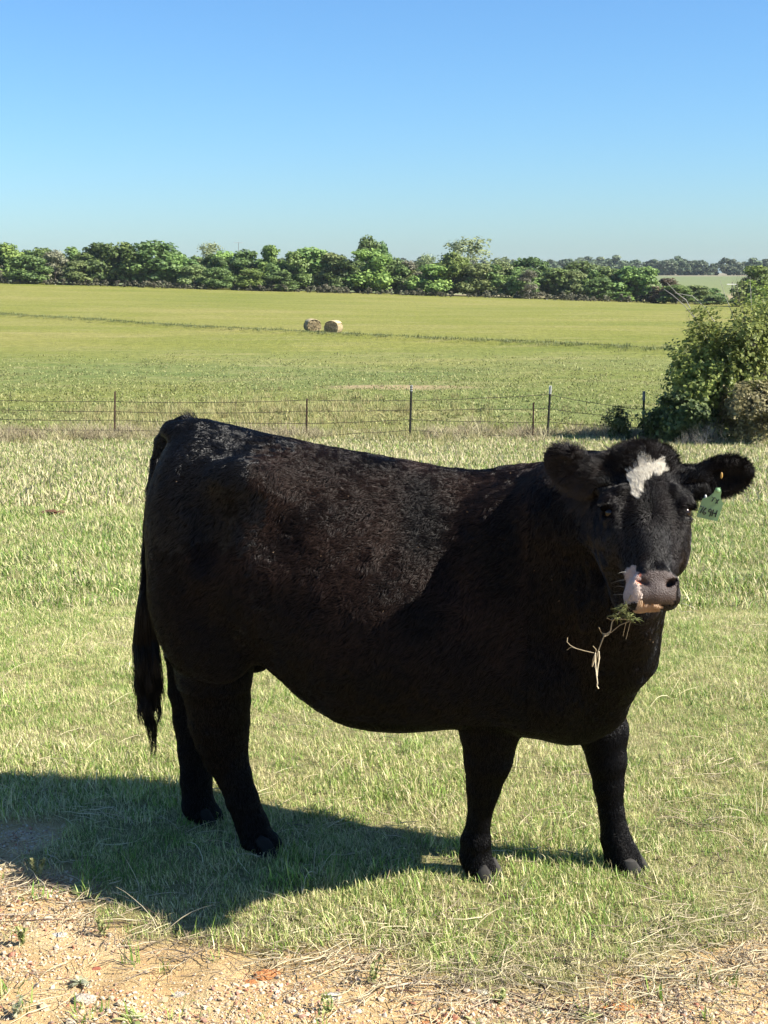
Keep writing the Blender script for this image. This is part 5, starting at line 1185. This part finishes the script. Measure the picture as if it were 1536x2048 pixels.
# small weeds
def weed(px, py, hpx, label, kind, seed):
    g = onground(px, py, 0); H = rpx(g, hpx); o = empty('weed', (g[0], g[1], float(T(g[0], g[1])) - .005), label, 'weed', 'small weeds on and beside the track'); r = np.random.default_rng(seed); acc = Acc(); lf = Acc()
    if kind == 'spike':
        for dx, sc in ((-.16, 1.0), (.30, .98)):
            P = [np.array([dx * H * t * 1.2, r.normal(0, .002), H * sc * t]) for t in np.linspace(0, 1, 9)]; tube(acc, P, .0016, 5, .3)
            n = 90; t = r.uniform(.30, 1.0, n); a = r.uniform(0, 6.28, n); C = np.array([[dx * H * q * 1.2, 0, H * sc * q] for q in t]); rr = np.interp(t, [.3, .5, 1], [.10, .13, .05]) * H; N = np.c_[np.cos(a), np.sin(a), .4 * np.ones(n)]
            quads_at(lf, C + N * rr[:, None] * r.uniform(.4, 1, n)[:, None], N, .009, r, r.uniform(.4, 1, n))
    elif kind == 'rosette':
        for q in range(16):
            a = r.uniform(0, 6.28); L = H * r.uniform(.6, 1.1); dr = np.array([math.cos(a), math.sin(a), r.uniform(.2, .9)]); sd = np.array([-math.sin(a), math.cos(a), 0]); w_ = L * .17; V = []
            for t, ww in zip(np.linspace(0, 1, 5), (.15, .8, 1, .75, .05)): c = dr * L * t - ZU * L * .5 * t * t; V += [c - sd * w_ * ww, c + sd * w_ * ww + ZU * .002]
            lf.add(V, [[2 * i, 2 * i + 1, 2 * i + 3, 2 * i + 2] for i in range(4)], r.uniform(0, 1))
        tube(acc, [[0, 0, 0], [.002, 0, H * .25]], .0015, 5)
    else:
        for s_i in range(4):
            a = r.uniform(0, 6.28); P = [np.zeros(3)]; dr = unit([math.cos(a) * .4, math.sin(a) * .4, 1])
            for q in range(6): dr = unit(dr + r.normal(0, .12, 3)); P.append(P[-1] + dr * H / 6)
            tube(acc, P, .0011, 4); PP = np.array(P[1:]); PP = np.repeat(PP, 3, 0) + r.normal(0, .004, (len(PP) * 3, 3)); quads_at(lf, PP, unit(r.normal(0, 1, (len(PP), 3))), .009, r, r.uniform(0, 1, len(PP)))
    link('stem', acc.mesh('stem', WEED), o); link('leaves', lf.mesh('leaves', WLF[1 if 'grey' in label else 0]), o)
WLF = [leafmat('weed_green', (.22, .25, .08), (.46, .46, .20), .35), leafmat('weed_grey_green', (.22, .24, .14), (.48, .47, .33), .25)]
WEEDS = [(74, 1756, 46, 'sunlit yellow green two spiked weed at the left edge of the shadow', 'spike', 1), (160, 1962, 26, 'grey green flat leafed weed at the bottom left of the gravel', 'rosette', 2), (205, 1868, 34, 'thin leafy weed in the sand right of the flat whitish stone', 'stem', 3),
 (45, 1885, 36, 'thin weed near the left edge of the sand', 'stem', 4), (950, 2042, 22, 'round leafed green weed on the bottom edge', 'rosette', 5), (745, 1962, 60, 'slim upright weed in the litter between the pale stones and the twigs', 'stem', 6), (600, 1845, 26, 'yellowish weed in the turf edge above the litter', 'stem', 7),
 (660, 2030, 44, 'slim weed in front of the whitish rounded stone', 'stem', 8), (1000, 2002, 26, 'small weed right of the white chipped stone', 'stem', 9), (1150, 1775, 30, 'taller broad bladed grass sprig just left of the far front hoof', 'rosette', 10), (140, 1780, 40, 'dark grass clump in the shadow edge at the left', 'rosette', 11), (30, 2030, 44, 'thin dry grey weed in the bottom left corner', 'stem', 12), (262, 2040, 36, 'green sprout at the bottom left of centre', 'rosette', 13), (1180, 2035, 26, 'small sprout at the bottom right', 'rosette', 14)]
for w_ in WEEDS: weed(*w_)
# dried dung in the grass, left
DUNG = simple('dried_dung', (.13, .07, .045), .95, .35, 20, .1, .01)
p = at(101, 1031, 1); dy = None
for D in np.arange(8, 14, .02):
    q = at(101, 1031, D)
    if q[2] <= float(T(q[0], D)) + .02: break
acc = Acc(); dg = empty('dung_pile', (q[0], D, float(T(q[0], D))), 'small dried brown dung pile in the pale grass left of the cow', 'dung')
for i, (dx, dy_, s, z) in enumerate([(0, 0, .085, .03), (.10, -.02, .06, .035), (-.08, .02, .06, .02), (.03, -.05, .05, .06)]):
    o = link('lump', rock_mesh(300 + i, DUNG, 2, .3), dg, (dx, dy_, z + .02)); o.scale = (s, s * .8, s * .42)
